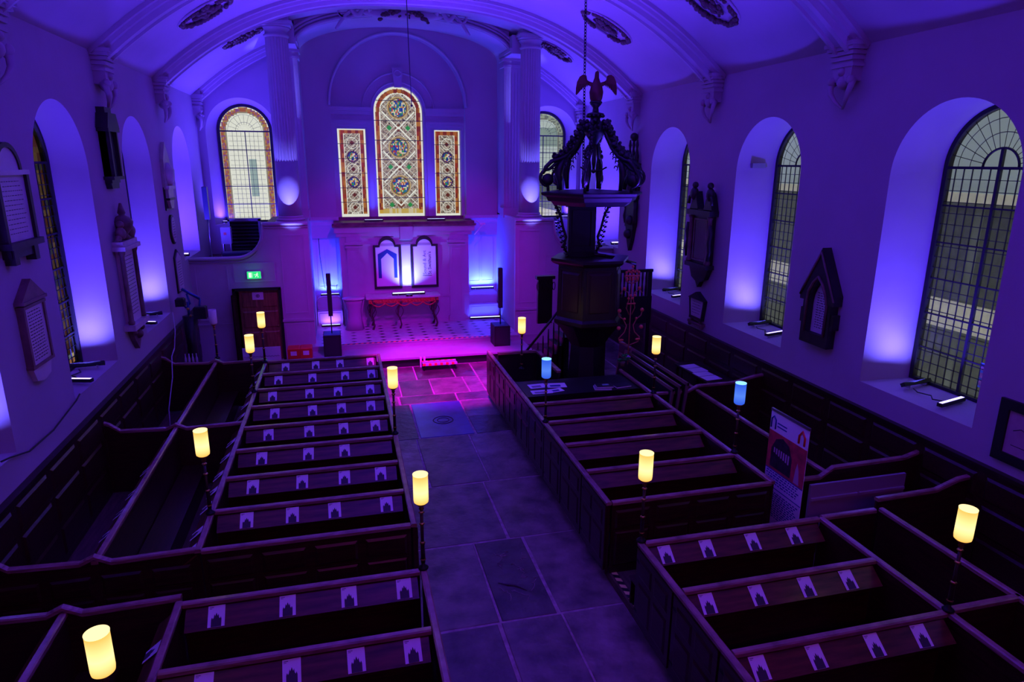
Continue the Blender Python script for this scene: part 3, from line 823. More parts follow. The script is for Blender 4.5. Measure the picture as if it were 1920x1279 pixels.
# ------------------------------------------------------------------ pews
PZ = 1.15
def rail_along_x(mb, pts, Y, w=.075, h=.05):
    n = len(pts)
    poly = [(x, z-h) for x, z in pts]+[(x, z) for x, z in reversed(pts)]
    # built as one strip per segment so that it stays convex
    for (xa, za), (xb, zb) in zip(pts, pts[1:]):
        mb.add([(xa, Y-w/2, za-h), (xb, Y-w/2, zb-h), (xb, Y+w/2, zb-h), (xa, Y+w/2, za-h),
                (xa, Y-w/2, za-.012), (xb, Y-w/2, zb-.012), (xb, Y+w/2, zb-.012), (xa, Y+w/2, za-.012),
                (xa, Y-w/2+.014, za), (xb, Y-w/2+.014, zb), (xb, Y+w/2-.014, zb), (xa, Y+w/2-.014, za)],
               [(0, 3, 2, 1), (0, 1, 5, 4), (2, 3, 7, 6), (4, 5, 9, 8), (6, 7, 11, 10), (8, 9, 10, 11), (0, 4, 7, 3), (1, 2, 6, 5), (4, 8, 11, 7), (5, 6, 10, 9)])
def board_x(mb, x0, x1, Y, z0=.1, z1=PZ, t=.035): mb.box(x0, x1, Y-t/2, Y+t/2, z0, z1)
def panels_x(mb, x0, x1, Y, n, t=.035, z0=.22, z1=1.06):
    w = (x1-x0)/n
    for i in range(n):
        a, b = x0+i*w+.05, x0+(i+1)*w-.05
        mb.field(a, b, z0, z0+(z1-z0)*.62, Y-t/2); mb.field(a, b, z0+(z1-z0)*.68, z1, Y-t/2)
        mb.frame(a-.02, b+.02, z0-.02, z0+(z1-z0)*.62+.02, Y-t/2, .02, .012)
def ledge_prism(mb, x0, x1, z=1.125, L=.235, ang=38, t=.018):
    # sloping board falling towards -y, hinged at y=-.02
    c, s = math.cos(R(ang)), math.sin(R(ang)); y0 = -.022
    p = [(y0, z), (y0-L*c, z-L*s), (y0-L*c+t*s, z-L*s-t*c), (y0, z-t/c)]
    mb.add([(x0, y, q) for y, q in p]+[(x1, y, q) for y, q in p], [(0, 1, 2, 3), (7, 6, 5, 4), (0, 4, 5, 1), (1, 5, 6, 2), (2, 6, 7, 3), (3, 7, 4, 0)])
    for x in (x0+.15, x1-.15):
        mb.add([(x-.012, y0, z-.03), (x-.012, y0-L*c*.8, z-L*s*.8-.02), (x-.012, y0, z-.26), (x+.012, y0, z-.03), (x+.012, y0-L*c*.8, z-L*s*.8-.02), (x+.012, y0, z-.26)],
               [(0, 1, 2), (5, 4, 3), (0, 3, 4, 1), (1, 4, 5, 2), (2, 5, 3, 0)])
def pew_row(x0, x1, Y, label, group, ledge=True, panelled=0, bench=True):
    t = thing('box_pew', label, 'pew', ((x0+x1)/2, Y, 0), 0, group); w = (x1-x0)/2
    mb = MB(); board_x(mb, -w, w, 0); 
    if panelled: panels_x(mb, -w, w, 0, panelled)
    mb.build('backboard', WOODX, t)
    mb = MB(); rail_along_x(mb, [(-w, 1.2), (w, 1.2)], 0); mb.build('top_rail', RAIL, t)
    if ledge: mb = MB(); ledge_prism(mb, -w+.03, w-.03); mb.build('book_ledge', LEDGE, t)
    if bench:
        mb = MB(); mb.box(-w+.02, w-.02, .03, .40, .44, .47); mb.box(-w+.02, w-.02, .34, .37, .1, .44); mb.build('bench_seat', WOODX, t)
    return t
LEFTROWS = [15.41, 14.46, 13.42, 12.43, 11.40, 10.44, 9.46, 8.50]
GL, GM, GN, GK = 'pew rows of the left block', 'pew rows of the middle right block', 'pew rows of the near right block', 'pew rows of the near left block'
for i, Y in enumerate(LEFTROWS):
    pew_row(-1.82, .615, Y, 'dark oak pew row with book ledge, %s from the stage in the left block' % ordn[i], GL)
pew_row(-1.82, .615, 7.57, 'panelled dark oak pew back closing the near end of the left block', GL, ledge=False, panelled=4)
for i, Y in enumerate((6.56, 5.57, 4.58, 3.6)):
    pew_row(-1.82, .615, Y, 'dark oak pew row with leaflets, %s row behind the left cross passage' % ordn[i], GK)
MIDROWS = [11.37, 10.43, 9.45, 8.47]
for i, Y in enumerate(MIDROWS):
    pew_row(3.305, 5.735, Y, 'empty oak pew row, %s from the pulpit, no leaflets on its ledge' % ordn[i], GM)
pew_row(3.305, 5.735, 7.50, 'panelled oak pew back closing the near end of the middle right block', GM, ledge=False, panelled=4)
for i, Y in enumerate((6.48, 5.53, 4.57, 3.6)):
    pew_row(3.305, 5.735, Y, 'oak pew row with leaflets, %s of the near right block counted from the passage' % ordn[i], GN)

def long_part(X, y0, y1, label, group, side=-1, ledge=False, panelled=0, bench=None, name='pew_partition', zt=1.2, doors=0, cat='partition', taper=0):
    """partition along the nave; local x runs along world y, local -y looks to +X (side=-1) or -X (side=1)"""
    rz = PI/2 if side < 0 else -PI/2
    t = thing(name, label, cat, (X, (y0+y1)/2, 0), rz, group); w = (y1-y0)/2; dz = zt-1.2
    mb = MB(); board_x(mb, -w, w, 0, z1=PZ+dz)
    if panelled and not doors: panels_x(mb, -w, w, 0, panelled)
    mb.build('backboard', WOODX, t)
    mb = MB(); rail_along_x(mb, [(-w, zt), (w, zt)], 0); mb.build('top_rail', RAIL, t)
    if doors:
        for i in range(doors):
            a = -w+2*w*i/doors; c = -w+2*w*(i+1)/doors
            mb = MB(); mb.box(a+.02, c-.02, -.045, -.018, .16, 1.13); 
            for p, q in ((a+.10, (a+c)/2-.03), ((a+c)/2+.03, c-.10)):
                mb.field(p, q, .26, .72, -.045, .014, .03); mb.field(p, q, .80, 1.05, -.045, .014, .03)
            d = mb.build('door', WOODX, t)
            mb = MB()
            for z in (.3, .98): mb.box(a+.03, a+.16, -.052, -.045, z-.012, z+.012)
            mb.build('hinge', IRON, d)
    if ledge:
        mb = MB(); ledge_prism(mb, -w+.03, w-.03, ledge-0.0 if ledge is not True else 1.125); mb.build('book_ledge', LEDGE, t)
    if bench:
        mb = MB(); mb.box(-w+.05, w-.05, *((-.42, -.03) if bench == 'front' else (.03, .42)), .44, .47); mb.build('bench_seat', WOODX, t)
        mb = MB(); 
        yy = (-.40, -.37) if bench == 'front' else (.37, .40)
        mb.box(-w+.05, w-.05, *yy, .1, .44); mb.build('bench_front', WOODX, t)
    return t
GP = 'long pew partitions running down the nave'
GA = 'panelled pew fronts along the stone aisle'
long_part(.66, 7.55, 15.44, 'long panelled pew front with doors, left side of the stone aisle', GA, side=-1, doors=8, name='pew_enclosure', cat='pew enclosure')
long_part(.66, 2.8, 6.60, 'short panelled pew front, left of the aisle at the bottom edge', GA, side=-1, doors=4, name='pew_enclosure', cat='pew enclosure')
long_part(3.26, 7.48, 15.15, 'long panelled pew front with doors, right side of the stone aisle towards the stage', GA, side=1, doors=8, name='pew_enclosure', cat='pew enclosure')
long_part(3.26, 2.8, 6.50, 'near panelled pew front right of the aisle beyond the striped tape', GA, side=1, doors=4, name='pew_enclosure', cat='pew enclosure')
# left block partitions: ledges face the side passages
long_part(-1.86, 7.57, 15.60, 'oak partition with leaflet ledge along the left end of the left pew rows', GP, side=1, ledge=True)
long_part(-2.95, 7.60, 15.90, 'tall oak partition between the two long pews on the far left', GP, side=1, ledge=True, bench='back')
long_part(-1.86, 2.8, 6.60, 'near left oak partition with leaflet ledge at the bottom left', GP, side=1, ledge=True)
long_part(-2.95, 2.8, 6.76, 'blue lit oak partition in the bottom left corner', GP, side=1, ledge=True, bench='back')
# right block
long_part(5.78, 7.5, 13.0, 'oak partition along the right end of the middle right pew rows', GP, side=-1)
long_part(6.75, 7.5, 15.3, 'oak partition of the right hand side pew, behind the blue lamp', GP, side=-1, bench='front')
long_part(5.78, 2.8, 6.48, 'blue edged oak partition at the right end of the near right rows', GP, side=-1)
long_part(6.72, 2.8, 6.50, 'oak partition behind the warm lamp at the lower right edge', GP, side=-1, bench='front')
def cross_part(pts, Y, label, panelled=0, x0=None, x1=None):
    xa, xb = pts[0][0], pts[-1][0]; c = (xa+xb)/2
    t = thing('pew_cross_partition', label, 'partition', (c, Y, 0), 0, 'cross partitions with swept top rails')
    mb = MB()
    for (a, za), (b, zb) in zip(pts, pts[1:]): mb.prism([(a-c, .1), (b-c, .1), (b-c, zb-.05), (a-c, za-.05)], -.018, .018)
    if panelled: panels_x(mb, xa-c+.05, xb-c-.05, 0, panelled, z1=1.0)
    mb.build('backboard', WOODX, t)
    mb = MB(); rail_along_x(mb, [(a-c, z) for a, z in pts], 0); mb.build('top_rail', RAIL, t)
    return t
LP = [(-4.06, 1.40), (-3.96, 1.36), (-3.80, 1.23), (-3.10, 1.20), (-2.95, 1.27), (-2.78, 1.18), (-1.86, 1.20)]
cross_part(LP, 15.62, 'swept cross rail closing the far end of the left side pews')
cross_part(LP, 11.68, 'swept cross rail halfway along the left side pews')
cross_part(LP, 7.62, 'swept panelled cross partition at the near end of the left side pews', 4)
cross_part(LP, 6.70, 'swept cross partition at the bottom left behind the cross passage', 0)
RP = [(5.80, 1.20), (6.55, 1.19), (6.75, 1.29), (7.6, 1.30), (8.05, 1.40), (8.26, 1.42)]
cross_part(RP, 11.40, 'swept cross rail beside the blue lamp on the right side')
cross_part([(6.27, 1.20), (6.55, 1.20), (6.76, 1.33), (8.0, 1.35), (8.26, 1.42)], 7.50, 'swept rail above the pale panelled bench back')
cross_part([(5.80, 1.20), (6.62, 1.20)], 6.50, 'short blue lit rail between the two near right partitions')
cross_part([(6.74, 1.28), (7.7, 1.30), (8.05, 1.42), (8.26, 1.44)], 6.62, 'swept rail meeting the right wall below the framed picture')
cross_part([(5.80, 1.20), (6.73, 1.20)], 4.6, 'short rail beside the warm lamp at the lower right')
# pale panelled bench back
t = thing('panelled_bench', 'pale grey painted panelled bench back right of the pull-up banner', 'bench', (7.10, 7.32, .1))
mb = MB(); mb.box(-.82, .82, 0, .04, 0, 1.06)
mb.build('backboard', mat('grey_painted_board', (.34, .28, .34), .45), t)
mb = MB()
for a, c in ((-.80, -.02), (.02, .80)): mb.box(a, c, -.03, 0, .82, .86); mb.box(a, c, -.02, 0, .4, .43)
mb.build('panel_moulding', mat('grey_painted_moulding', (.42, .36, .42), .4), t)
mb = MB(); mb.box(-.8, .8, -.42, -.0, .34, .37); mb.build('bench_seat', WOODX, t)

# dado panelling on the side walls
for sd, X in ((-1, XL), (1, XR)):
    M = Matrix.Translation((X, 9.5, 0)) @ Matrix.Rotation(PI/2 if sd < 0 else -PI/2, 4, 'Z')
    mb = MB(); mb.M = M; L = 10.2; zt = 1.62
    mb.box(-L, L-.05, -.05, 0, .08, zt)
    n = 20
    for i in range(n):
        a = -L+2*L*i/n
        for z0, z1 in ((.2, .62), (.70, 1.10), (1.18, 1.52)):
            mb.field(a+.07, a+2*L/n-.07, z0, z1, -.05, .022, .035)
    struct(mb.build('wall_dado_left' if sd < 0 else 'wall_dado_right', WOODX))
    mb = MB(); mb.M = M; mb.box(-L, L-.05, -.10, 0, zt, zt+.045); mb.box(-L, L-.05, -.07, 0, zt-.05, zt)
    struct(mb.build('trim_8' if sd < 0 else 'trim_9', WOOD))

# ------------------------------------------------------------------ leaflets
def leaflet_mesh():
    mb = MB(); w, h = .082, .215
    mb.mi = 0; mb.box(-w, w, -h, 0, 0, .003)
    z = .0035
    mb.mi = 1
    # gothic archway with figures, printed in the lower half
    pl = [(-.050, -h+.001), (.050, -h+.001), (.050, -h+.075), (.042, -h+.098), (.034, -h+.080), (.026, -h+.092), (.020, -h+.128), (.012, -h+.108), (0, -h+.142), (-.012, -h+.108), (-.020, -h+.128), (-.026, -h+.092), (-.034, -h+.080), (-.042, -h+.098), (-.050, -h+.075)]
    for i in range(2, len(pl)-1): mb.add([(0, -h+.001, z), (*pl[i], z), (*pl[i+1], z)], [(0, 1, 2)])
    mb.add([(0, -h+.001, z), (*pl[1], z), (*pl[2], z)], [(0, 1, 2)]); mb.add([(0, -h+.001, z), (*pl[-1], z), (*pl[0], z)], [(0, 1, 2)])
    mb.mi = 2
    mb.add([(-.070, -.022, z), (-.030, -.022, z), (-.030, -.014, z), (-.070, -.014, z)], [(0, 1, 2, 3)])
    mb.add([(-.070, -.034, z), (-.045, -.034, z), (-.045, -.028, z), (-.070, -.028, z)], [(0, 1, 2, 3)])
    return mb
base_leaf = leaflet_mesh().build('leaflet', [PAPER, PRINT, PRINTM])
used = [False]
def leaflet(x, Y, label, group, side=False, jit=0.0):
    o = base_leaf if not used[0] else base_leaf.copy()
    if used[0]: COL.objects.link(o)
    used[0] = True
    if side: o.location = (x-.026, Y, 1.128); o.rotation_euler = (R(38), 0, -PI/2+jit)
    else: o.location = (x, Y-.026, 1.128); o.rotation_euler = (R(38), 0, jit)
    tag(o, label, 'leaflet', group)
rnd = random.Random(11)
LX = [[-1.43, -.77, -.23, .46], [-1.51, -.81, -.12, .44], [-1.54, -.83, -.27, .37], [-1.41, -.74, -.21, .34], [-1.43, -.76, -.18, .37], [-1.44, -.73, -.17], [-1.46, -.78, -.18, .35], [-1.43, -.86, -.32, .37]]
posn = ['leftmost', 'second from left', 'third from left', 'rightmost']
for i, (Y, xs) in enumerate(zip(LEFTROWS, LX)):
    for k, x in enumerate(xs):
        pn = posn[k] if len(xs) == 4 else ['leftmost', 'middle', 'rightmost'][k]
        leaflet(x, Y, 'white leaflet, %s on the %s left block ledge from the stage' % (pn, ordn[i]), 'leaflets on the left block ledges', jit=rnd.uniform(-.03, .03))
for i, (Y, xs) in enumerate(((6.56, [-1.49, -.79, -.16, .43]), (5.57, [-1.44, -.69, -.11, .42]))):
    for k, x in enumerate(xs): leaflet(x, Y, 'white leaflet, %s on the %s ledge at the bottom left' % (posn[k], ['upper', 'lower'][i]), 'leaflets on the near left ledges', jit=rnd.uniform(-.03, .03))
for i, (Y, xs) in enumerate(((6.48, [3.54, 4.09, 4.72, 5.31]), (5.53, [3.55, 4.15, 4.77, 5.31]), (4.57, [3.53, 4.14, 4.80, 5.36]))):
    for k, x in enumerate(xs): leaflet(x, Y, 'white leaflet, %s on the %s ledge of the near right block' % (posn[k], ['far', 'middle', 'nearest'][i]), 'leaflets on the near right ledges', jit=rnd.uniform(-.03, .03))
sideY = [14.9, 14.2, 13.6, 12.9, 12.3, 11.75, 11.1, 10.5, 9.86, 9.33, 8.88, 8.22, 7.80]
for k, Y in enumerate(sideY): leaflet(-1.88, Y, 'leaflet seen edge on, left block end ledge, %s from the stage' % (ordn[k] if k < 10 else ['third from the near end', 'second from the near end', 'at the near end'][k-10]), 'leaflets on the side ledge of the left block', True)
for k, Y in enumerate([10.3, 9.55, 9.0, 8.45]): leaflet(-2.97, Y, 'white leaflet on the far left long partition, %s towards the viewer' % ordn[k], 'leaflets on the far left partition', True)
for k, Y in enumerate([6.05, 5.5]): leaflet(-1.88, Y, 'white leaflet on the bottom left partition ledge, %s one' % ['farther', 'nearer'][k], 'leaflets on the bottom left partition', True)

# ------------------------------------------------------------------ pew lamps
def shade_mat(name, c_edge, c_mid, s):
    m = bpy.data.materials.new(name); m.use_nodes = True; nt = m.node_tree; nt.nodes.remove(nt.nodes['Principled BSDF'])
    e = nt.nodes.new('ShaderNodeEmission'); tc = nt.nodes.new('ShaderNodeTexCoord'); sp = nt.nodes.new('ShaderNodeSeparateXYZ')
    cr = nt.nodes.new('ShaderNodeValToRGB'); mr = nt.nodes.new('ShaderNodeMapRange'); mr.inputs[1].default_value = .82; mr.inputs[2].default_value = 1.16
    nt.links.new(tc.outputs['Object'], sp.inputs[0]); nt.links.new(sp.outputs[2], mr.inputs[0]); nt.links.new(mr.outputs[0], cr.inputs[0])
    el = cr.color_ramp.elements; el[0].position = 0; el[0].color = (*c_edge, 1); el[1].position = 1; el[1].color = (*c_edge, 1)
    x = el.new(.42); x.color = (*c_mid, 1)
    nt.links.new(cr.outputs[0], e.inputs[0]); e.inputs[1].default_value = s
    nt.links.new(e.outputs[0], nt.nodes['Material Output'].inputs[0]); return m
SH_W = shade_mat('lit_amber_glass_shade', (.80, .40, .07), (1.0, .80, .34), 1.5)
SH_B = shade_mat('lit_blue_glass_shade', (.03, .11, .85), (.10, .26, 1.0), .95)
SH_O = mat('unlit_white_shade', (.75, .68, .68), .5)
RIM_W = emit('lit_shade_rim', (1, .78, .36), 1.6); RIM_B = emit('lit_blue_rim', (.25, .6, 1), 1.6)
def lamp_proto(kind):
    t = thing('pew_lamp', 'x', 'lamp')
    sh = {'w': SH_W, 'b': SH_B, 'o': SH_O}[kind]
    mb = MB(); mb.lathe([(.055, 0), (.06, .015), (.045, .03), (.022, .05), (.018, .10)], n=16); mb.build('foot', IRON, t)
    mb = MB(); mb.lathe([(.026, .08), (.023, .30), (.028, .31), (.018, .35), (.018, .73)], n=12); mb.build('pole', WOOD, t)
    mb = MB(); 
    for z in (.12, .33, .56, .70): mb.lathe([(.018, z-.016), (.033, z), (.018, z+.016)], n=12)
    mb.build('pole_ring', BRASS, t)
    mb = MB(); mb.lathe([(.012, .72), (.030, .745), (.020, .765), (.045, .79), (.062, .81), (.05, .822), (0, .822)], n=16); mb.build('shade_holder', BRASS, t)
    mb = MB(); mb.lathe([(.060, .815), (.078, .83), (.082, .86), (.082, 1.15), (.078, 1.15), (.078, .86), (.058, .835)], n=28); s_ = mb.build('lamp_shade', sh, t)
    if kind != 'o':
        mb = MB(); mb.lathe([(.082, 1.148), (.084, 1.158), (.076, 1.158), (.077, 1.148)], n=28); mb.build('shade_rim', RIM_W if kind == 'w' else RIM_B, s_)
    mb = MB(); mb.lathe([(0, 1.06), (.028, 1.06), (.028, 1.12), (.012, 1.135), (0, 1.135)], n=10); mb.box(-.076, .076, -.005, .005, 1.09, 1.10); mb.build('bulb_cap', IRON, t)
    if kind != 'o':
        l = bpy.data.lights.new('lamp_glow', 'POINT'); l.energy = 0.3 if kind == 'w' else 0.4; l.color = (1, .55, .16) if kind == 'w' else (.05, .15, 1); l.shadow_soft_size = .10
        o = bpy.data.objects.new('lamp_glow', l); COL.objects.link(o); o.location = (0, 0, 1.26); o.parent = t
    return t
W_, B_, O_ = lamp_proto('w'), lamp_proto('b'), lamp_proto('o')
first = {'w': W_, 'b': B_, 'o': O_}; fl = {}
for k, x, y, lb in (('w', .66, 6.57, 'lit amber post lamp on the aisle corner of the near left pew'),
                    ('w', .66, 10.5, 'lit amber post lamp on the left aisle front, nearest the stage'),
                    ('w', -1.86, 8.42, 'lit amber post lamp standing at the left end of the left block'),
                    ('w', 3.27, 6.50, 'lit amber post lamp on the aisle corner of the near right pew'),
                    ('w', 5.78, 11.37, 'lit amber post lamp behind the pulpit pew beside the leaning frames'),
                    ('w', 5.77, 4.57, 'lit amber post lamp at the lower right beside the wall'),
                    ('b', 3.26, 10.42, 'glowing blue post lamp on the aisle front before the pulpit'),
                    ('b', 5.78, 8.50, 'glowing blue post lamp at the right end of the middle block'),
                    ('w', 3.65, 13.5, 'lit amber post lamp beside the pulpit stair'),
                    ('w', -1.86, 13.25, 'lit amber post lamp in front of the brown door, the nearer one'),
                    ('w', -1.86, 15.3, 'lit amber post lamp against the brown door, the farther one'),
                    ('o', -2.95, 15.88, 'unlit white post lamp left of the brown door'),
                    ('w', -1.86, 4.62, 'lit amber post lamp cut by the bottom edge, lower left')):
    if k not in fl: t = first[k]; fl[k] = 1; t.location = (x, y, 1.2); t['label'] = lb; t['group'] = 'post lamps standing on the pews'
    else: dup(first[k], (x, y, 1.2), lb)

# ------------------------------------------------------------------ led bars in the windows
def led_bar(loc, rz, L, label, lit=True, group='led bars on the window sills', lens=None, tilt=0, name='led_bar'):
    t = thing(name, label, 'stage light', loc, rz, group)
    M = Matrix.Rotation(tilt, 4, 'X')
    mb = MB(); mb.box(-L/2, L/2, -.04, .04, -.0, .055) if not tilt else None
    if tilt: mb.M = Matrix.Translation((0, 0, .05)) @ M; mb.box(-L/2, L/2, -.04, .04, -.03, .03)
    mb.build('housing', BLACK, t)
    mb = MB()
    if tilt: mb.M = Matrix.Translation((0, 0, .05)) @ M; mb.box(-L/2+.02, L/2-.02, -.025, .025, .03, .033)
    else: mb.box(-L/2+.02, L/2-.02, -.025, .025, .055, .058)
    mb.build('lens', (lens or LED_LENS) if lit else BLACK, t)
    mb = MB(); 
    for q in (-.32, .32): mb.box(q*L-.015, q*L+.015, -.05, .05, -.012, .0 if not tilt else .03)
    mb.build('bracket', STEEL, t)
    return t
n = 0
PWR = 105
wname = {3.7: 'beside the viewer', 7.87: 'at the left edge', 11.97: 'with the tall reveal', 16.05: 'behind the urn tablet', 7.82: 'nearest the viewer', 12.08: 'in the middle', 16.23: 'farthest before the pulpit'}
for side, cs in ((-1, WL), (1, WR)):
    X = XL if side < 0 else XR; sn = 'left' if side < 0 else 'right'
    for c in cs:
        zs = 2.13
        k_ = 1.0 if side > 0 else .62
        a = led_bar((X+side*.42*k_, c-.32, zs), 0.25*side, .62, 'lit violet led bar, %s wall window %s' % (sn, wname[c]))
        b = led_bar((X+side*.58*k_, c+.50, zs), 0.15, .62, 'dark led bar turned away, %s wall window %s' % (sn, wname[c]), lit=False, tilt=-R(35))
        if c == 3.7:
            pass
        area('led_beam', (X+side*.42*k_, c-.32, zs+.07), (X-side*.5, c+.05, zs+4.0), .55, .05, PWR, VIOLET, 118)
        area('led_beam', (X+side*.58*k_, c+.46, zs+.09), (X+side*.38, c+1.06, zs+.85), .5, .05, 20, (.12, .10, 1.0), 75)
        area('led_beam', (X+side*.25, c-.1, zs+.10), (XC-side*1.0, c, 9.3), .55, .05, 165, (0.095, 0.026, 1.0), 38)
        t = thing('power_cable', 'black cable looped between the led bars, %s wall window %s' % (sn, wname[c]), 'cable', (X+side*.3, c, zs-.005), 0, 'cables on the window sills')
        mb = MB(); mb.tube([(side*.06, -.22, .012), (side*-.02, -.12, .012), (side*.10, .02, .012), (side*.02, .20, .012), (side*.10, .36, .012)], .010, 5); mb.build('cord', BLACK, t)
for side, c in ((-1, 20.3), (1, 20.38)):
    X = XL if side < 0 else XR; sn = 'left' if side < 0 else 'right'
    led_bar((X+side*.25, c-.55, 3.07), 0, .55, 'lit led bar on the raised sill above the %s screen wall' % sn, tilt=R(30))
    area('led_beam', (X+side*.25, c-.50, 3.16), (X+side*.3, c+.8, 6.0), .5, .05, 210, VIOLET, 150)
    # up-light on the east window reveal and the column
ek = 0
for x, lb in ((-3.55, 'small led bar on the left east window sill'), (7.85, 'small led bar on the right east window sill')):
    led_bar((x, YE+.2, 3.67), 0, .3, lb)
    area('led_beam', (x, YE+.2, 3.74), (x+(.3 if x < 0 else -.3), YE+.25, 6), .28, .05, 60, VIOLET, 160)
    area('led_beam', (x+(1.45 if x < 0 else -1.45), YE+.2, 3.72), (x+(1.2 if x < 0 else -1.2), YE+.25, 6), .28, .05, 60, VIOLET, 160)
for x, lb, tx in ((-1.12, 'small floor spotlight before the left screen, aimed at the left column', -1.40), (5.40, 'small floor spotlight right of the stage, aimed at the right column', 5.64)):
    t = thing('floor_spotlight', lb, 'stage light', (x, 17.45, 0), 0, 'floor spotlights aimed at the columns')
    mb = MB(); mb.box(-.12, .12, -.10, .10, 0, .02); mb.box(-.12, -.10, -.02, .02, .02, .2); mb.box(.10, .12, -.02, .02, .02, .2); mb.build('bracket', STEEL, t)
    mb = MB(); mb.M = Matrix.Translation((0, 0, .17)) @ Matrix.Rotation(R(-28), 4, 'X'); mb.lathe([(.06, -.12), (.085, -.08), (.085, .09), (.075, .10)], n=14); mb.build('housing', BLACK, t)
    mb = MB(); mb.M = Matrix.Translation((0, 0, .17)) @ Matrix.Rotation(R(-28), 4, 'X'); mb.lathe([(.072, .098), (0, .098)], n=14); mb.build('lens', LED_BLUE, t)
    spot('column_beam', (x, 17.52, .34), (tx, 19.93, 4.95), 8000, (.15, .15, 1.0), 11, 1.0, .03)
# niche, altar and cornice light bars
for loc, rz, L, lb, tgt, p, sz in (((4.55, 21.62, .43), -.03, 1.05, 'long lit led bar on the floor before the right niche', (4.6, 22.35, 2.0), 30, 1.0),
                               ((4.58, 22.20, 1.355), .0, .8, 'led bar behind the right box seat', (4.58, 22.40, 3.0), 210, .75),
                               ((-.50, 22.20, 1.355), .0, .6, 'led bar behind the left box seat', (-.5, 22.38, 2.9), 150, .55)):
    led_bar(loc, rz, L, lb, lens=LED_BLUE, group='led bars in the altar recess', tilt=R(12) if sz > .6 else 0)
    area('led_beam', (loc[0], loc[1], loc[2]+.09), tgt, sz, .05, p, (.015, .035, 1.0), 150)
led_bar((-.52, 21.72, .43), 0, .6, 'led bar on the floor before the left box seat', lens=LED_BLUE, group='led bars in the altar recess')
area('led_beam', (-.52, 21.72, .52), (-.5, 22.3, 1.2), .5, .05, 8, (.16, .06, 1.0), 150)
for x in (1.0, 3.0):
    t = led_bar((x, 21.95, 3.745), 0, .6, 'blue led bar on the window sill ledge, %s of the centre light' % ('left' if x < 2 else 'right'), lens=LED_BLUE, group='led bars in the altar recess')
    area('led_beam', (x, 21.95, 3.82), (x*.7+.6, 22.35, 9), .55, .05, 34, (.02, .06, 1.0), 130)

# ------------------------------------------------------------------ altar table, commandment frames
t = thing('altar_table', 'ornate iron altar table with red swags and marble top below the twin frames', 'table', (1.78, 21.28, .425))
mb = MB(); mb.boxb(-1.18, 1.18, -.36, .40, .98, 1.03); mb.build('table_top', STONE_W, t)
mb = MB(); mb.box(-1.1, 1.1, -.33, -.29, .84, .98)
for i in range(5):
    x0 = -1.0+.4*i
    mb.tube([(x0+.4*k/8, -.34, .84-.10*math.sin(PI*k/8)) for k in range(9)], .022, 5)
for i in range(22): mb.sphere((-1.05+.1*i, -.34, .90+.02*math.sin(i*2.1)), .03, 5)
mb.build('swag_frieze', mat('red_gilt_carving', (.55, .06, .04), .4, var=.3, scale=12), t)
for x, y in ((-1.0, -.28), (1.0, -.28), (-1.0, .3), (1.0, .3), (-.15, -.28)):
    mb = MB(); k = .8 if abs(x) < .5 else 1
    mb.tube([(x, y, .98), (x+.06, y-.03, .85), (x-.03, y, .65), (x-.05, y, .45), (x+.02, y, .28), (x+.05, y-.02, .12), (x, y-.05, 0)], .03, 6, taper=[.05*k, .06*k, .045*k, .03*k, .025*k, .03*k, .04*k])
    for q in (-1, 1):
        mb.tube([(x+q*(.03+.09*math.sin(a*.5)), y, .75-.06*a) for a in range(9)], .012, 5)
    mb.build('leg', mat('dark_gilt_iron', (.10, .04, .06), .4, .5) if x == -1.0 and y < 0 else bpy.data.materials['dark_gilt_iron'], t)
t = thing('side_console', 'small round draped stand at the left end of the altar table', 'stand', (.22, 21.15, .425))
mb = MB(); mb.lathe([(.30, .0), (.24, .3), (.22, .6), (.28, .85), (.32, .98)], n=20, sy=.8, flute=1, fd=.02); mb.build('drape', mat('purple_grey_drape', (.40, .28, .40), .7), t)
mb = MB(); mb.lathe([(.34, .98), (.35, 1.0), (.34, 1.02), (0, 1.02)], n=20, sy=.8); mb.build('stand_top', STONE_W, t)
led_bar((1.95, 21.15, 1.47), .03, 1.05, 'led bar lying on the altar table under the twin frames', lens=LED_BLUE, group='led bars in the altar recess', tilt=R(30))
area('led_beam', (1.95, 21.22, 1.58), (2.0, 21.66, 2.5), .25, .04, 36, (.12, .16, 1.0), 110)
t = thing('altar_cloth_box', 'small black power box on the altar table', 'box', (1.95, 20.98, 1.456)); mb = MB(); mb.boxb(-.10, .10, -.05, .05, 0, .06); mb.build('case', BLACK, t); mb = MB(); mb.box(-.03, .03, -.052, -.05, .02, .04); mb.build('socket', STEEL, t)
def command_frame(x, lb):
    t = thing('arched_panel', lb, 'panel', (x, 21.695, 1.60), 0, 'twin arched panels over the altar')
    w, h, a = .44, 1.42, .27
    def shape(w, h, a, z0): return [(-w, z0), (w, z0), (w, h), (a, h)]+arcp(0, h, a, 0, 180, 16)[1:-1]+[(-a, h), (-w, h)]
    O = shape(w, h, a, 0); I = shape(w-.07, h-.07, a-.04, .08)
    mb = MB(); k = len(O)
    vs = [(x_, -.06, z) for x_, z in O]+[(x_, -.06, z) for x_, z in I]+[(x_, 0, z) for x_, z in O]+[(x_, -.02, z) for x_, z in I]
    fs = []
    for i in range(k):
        j = (i+1) % k; fs += [(i, j, j+k, i+k), (i, i+2*k, j+2*k, j), (i+k, j+k, j+3*k, i+3*k)]
    mb.add(vs, fs); mb.build('frame', STONE_D, t)
    mb = MB(); mb.add([(x_, -.022, z) for x_, z in I], [tuple(range(k))]); p = mb.build('board', PAPER, t)
    return t, p
tl, p = command_frame(1.36, 'left arched panel over the altar with a dark blue arch emblem')
mb = MB(); NAVY = mat('navy_print', (.015, .06, .30), .5)
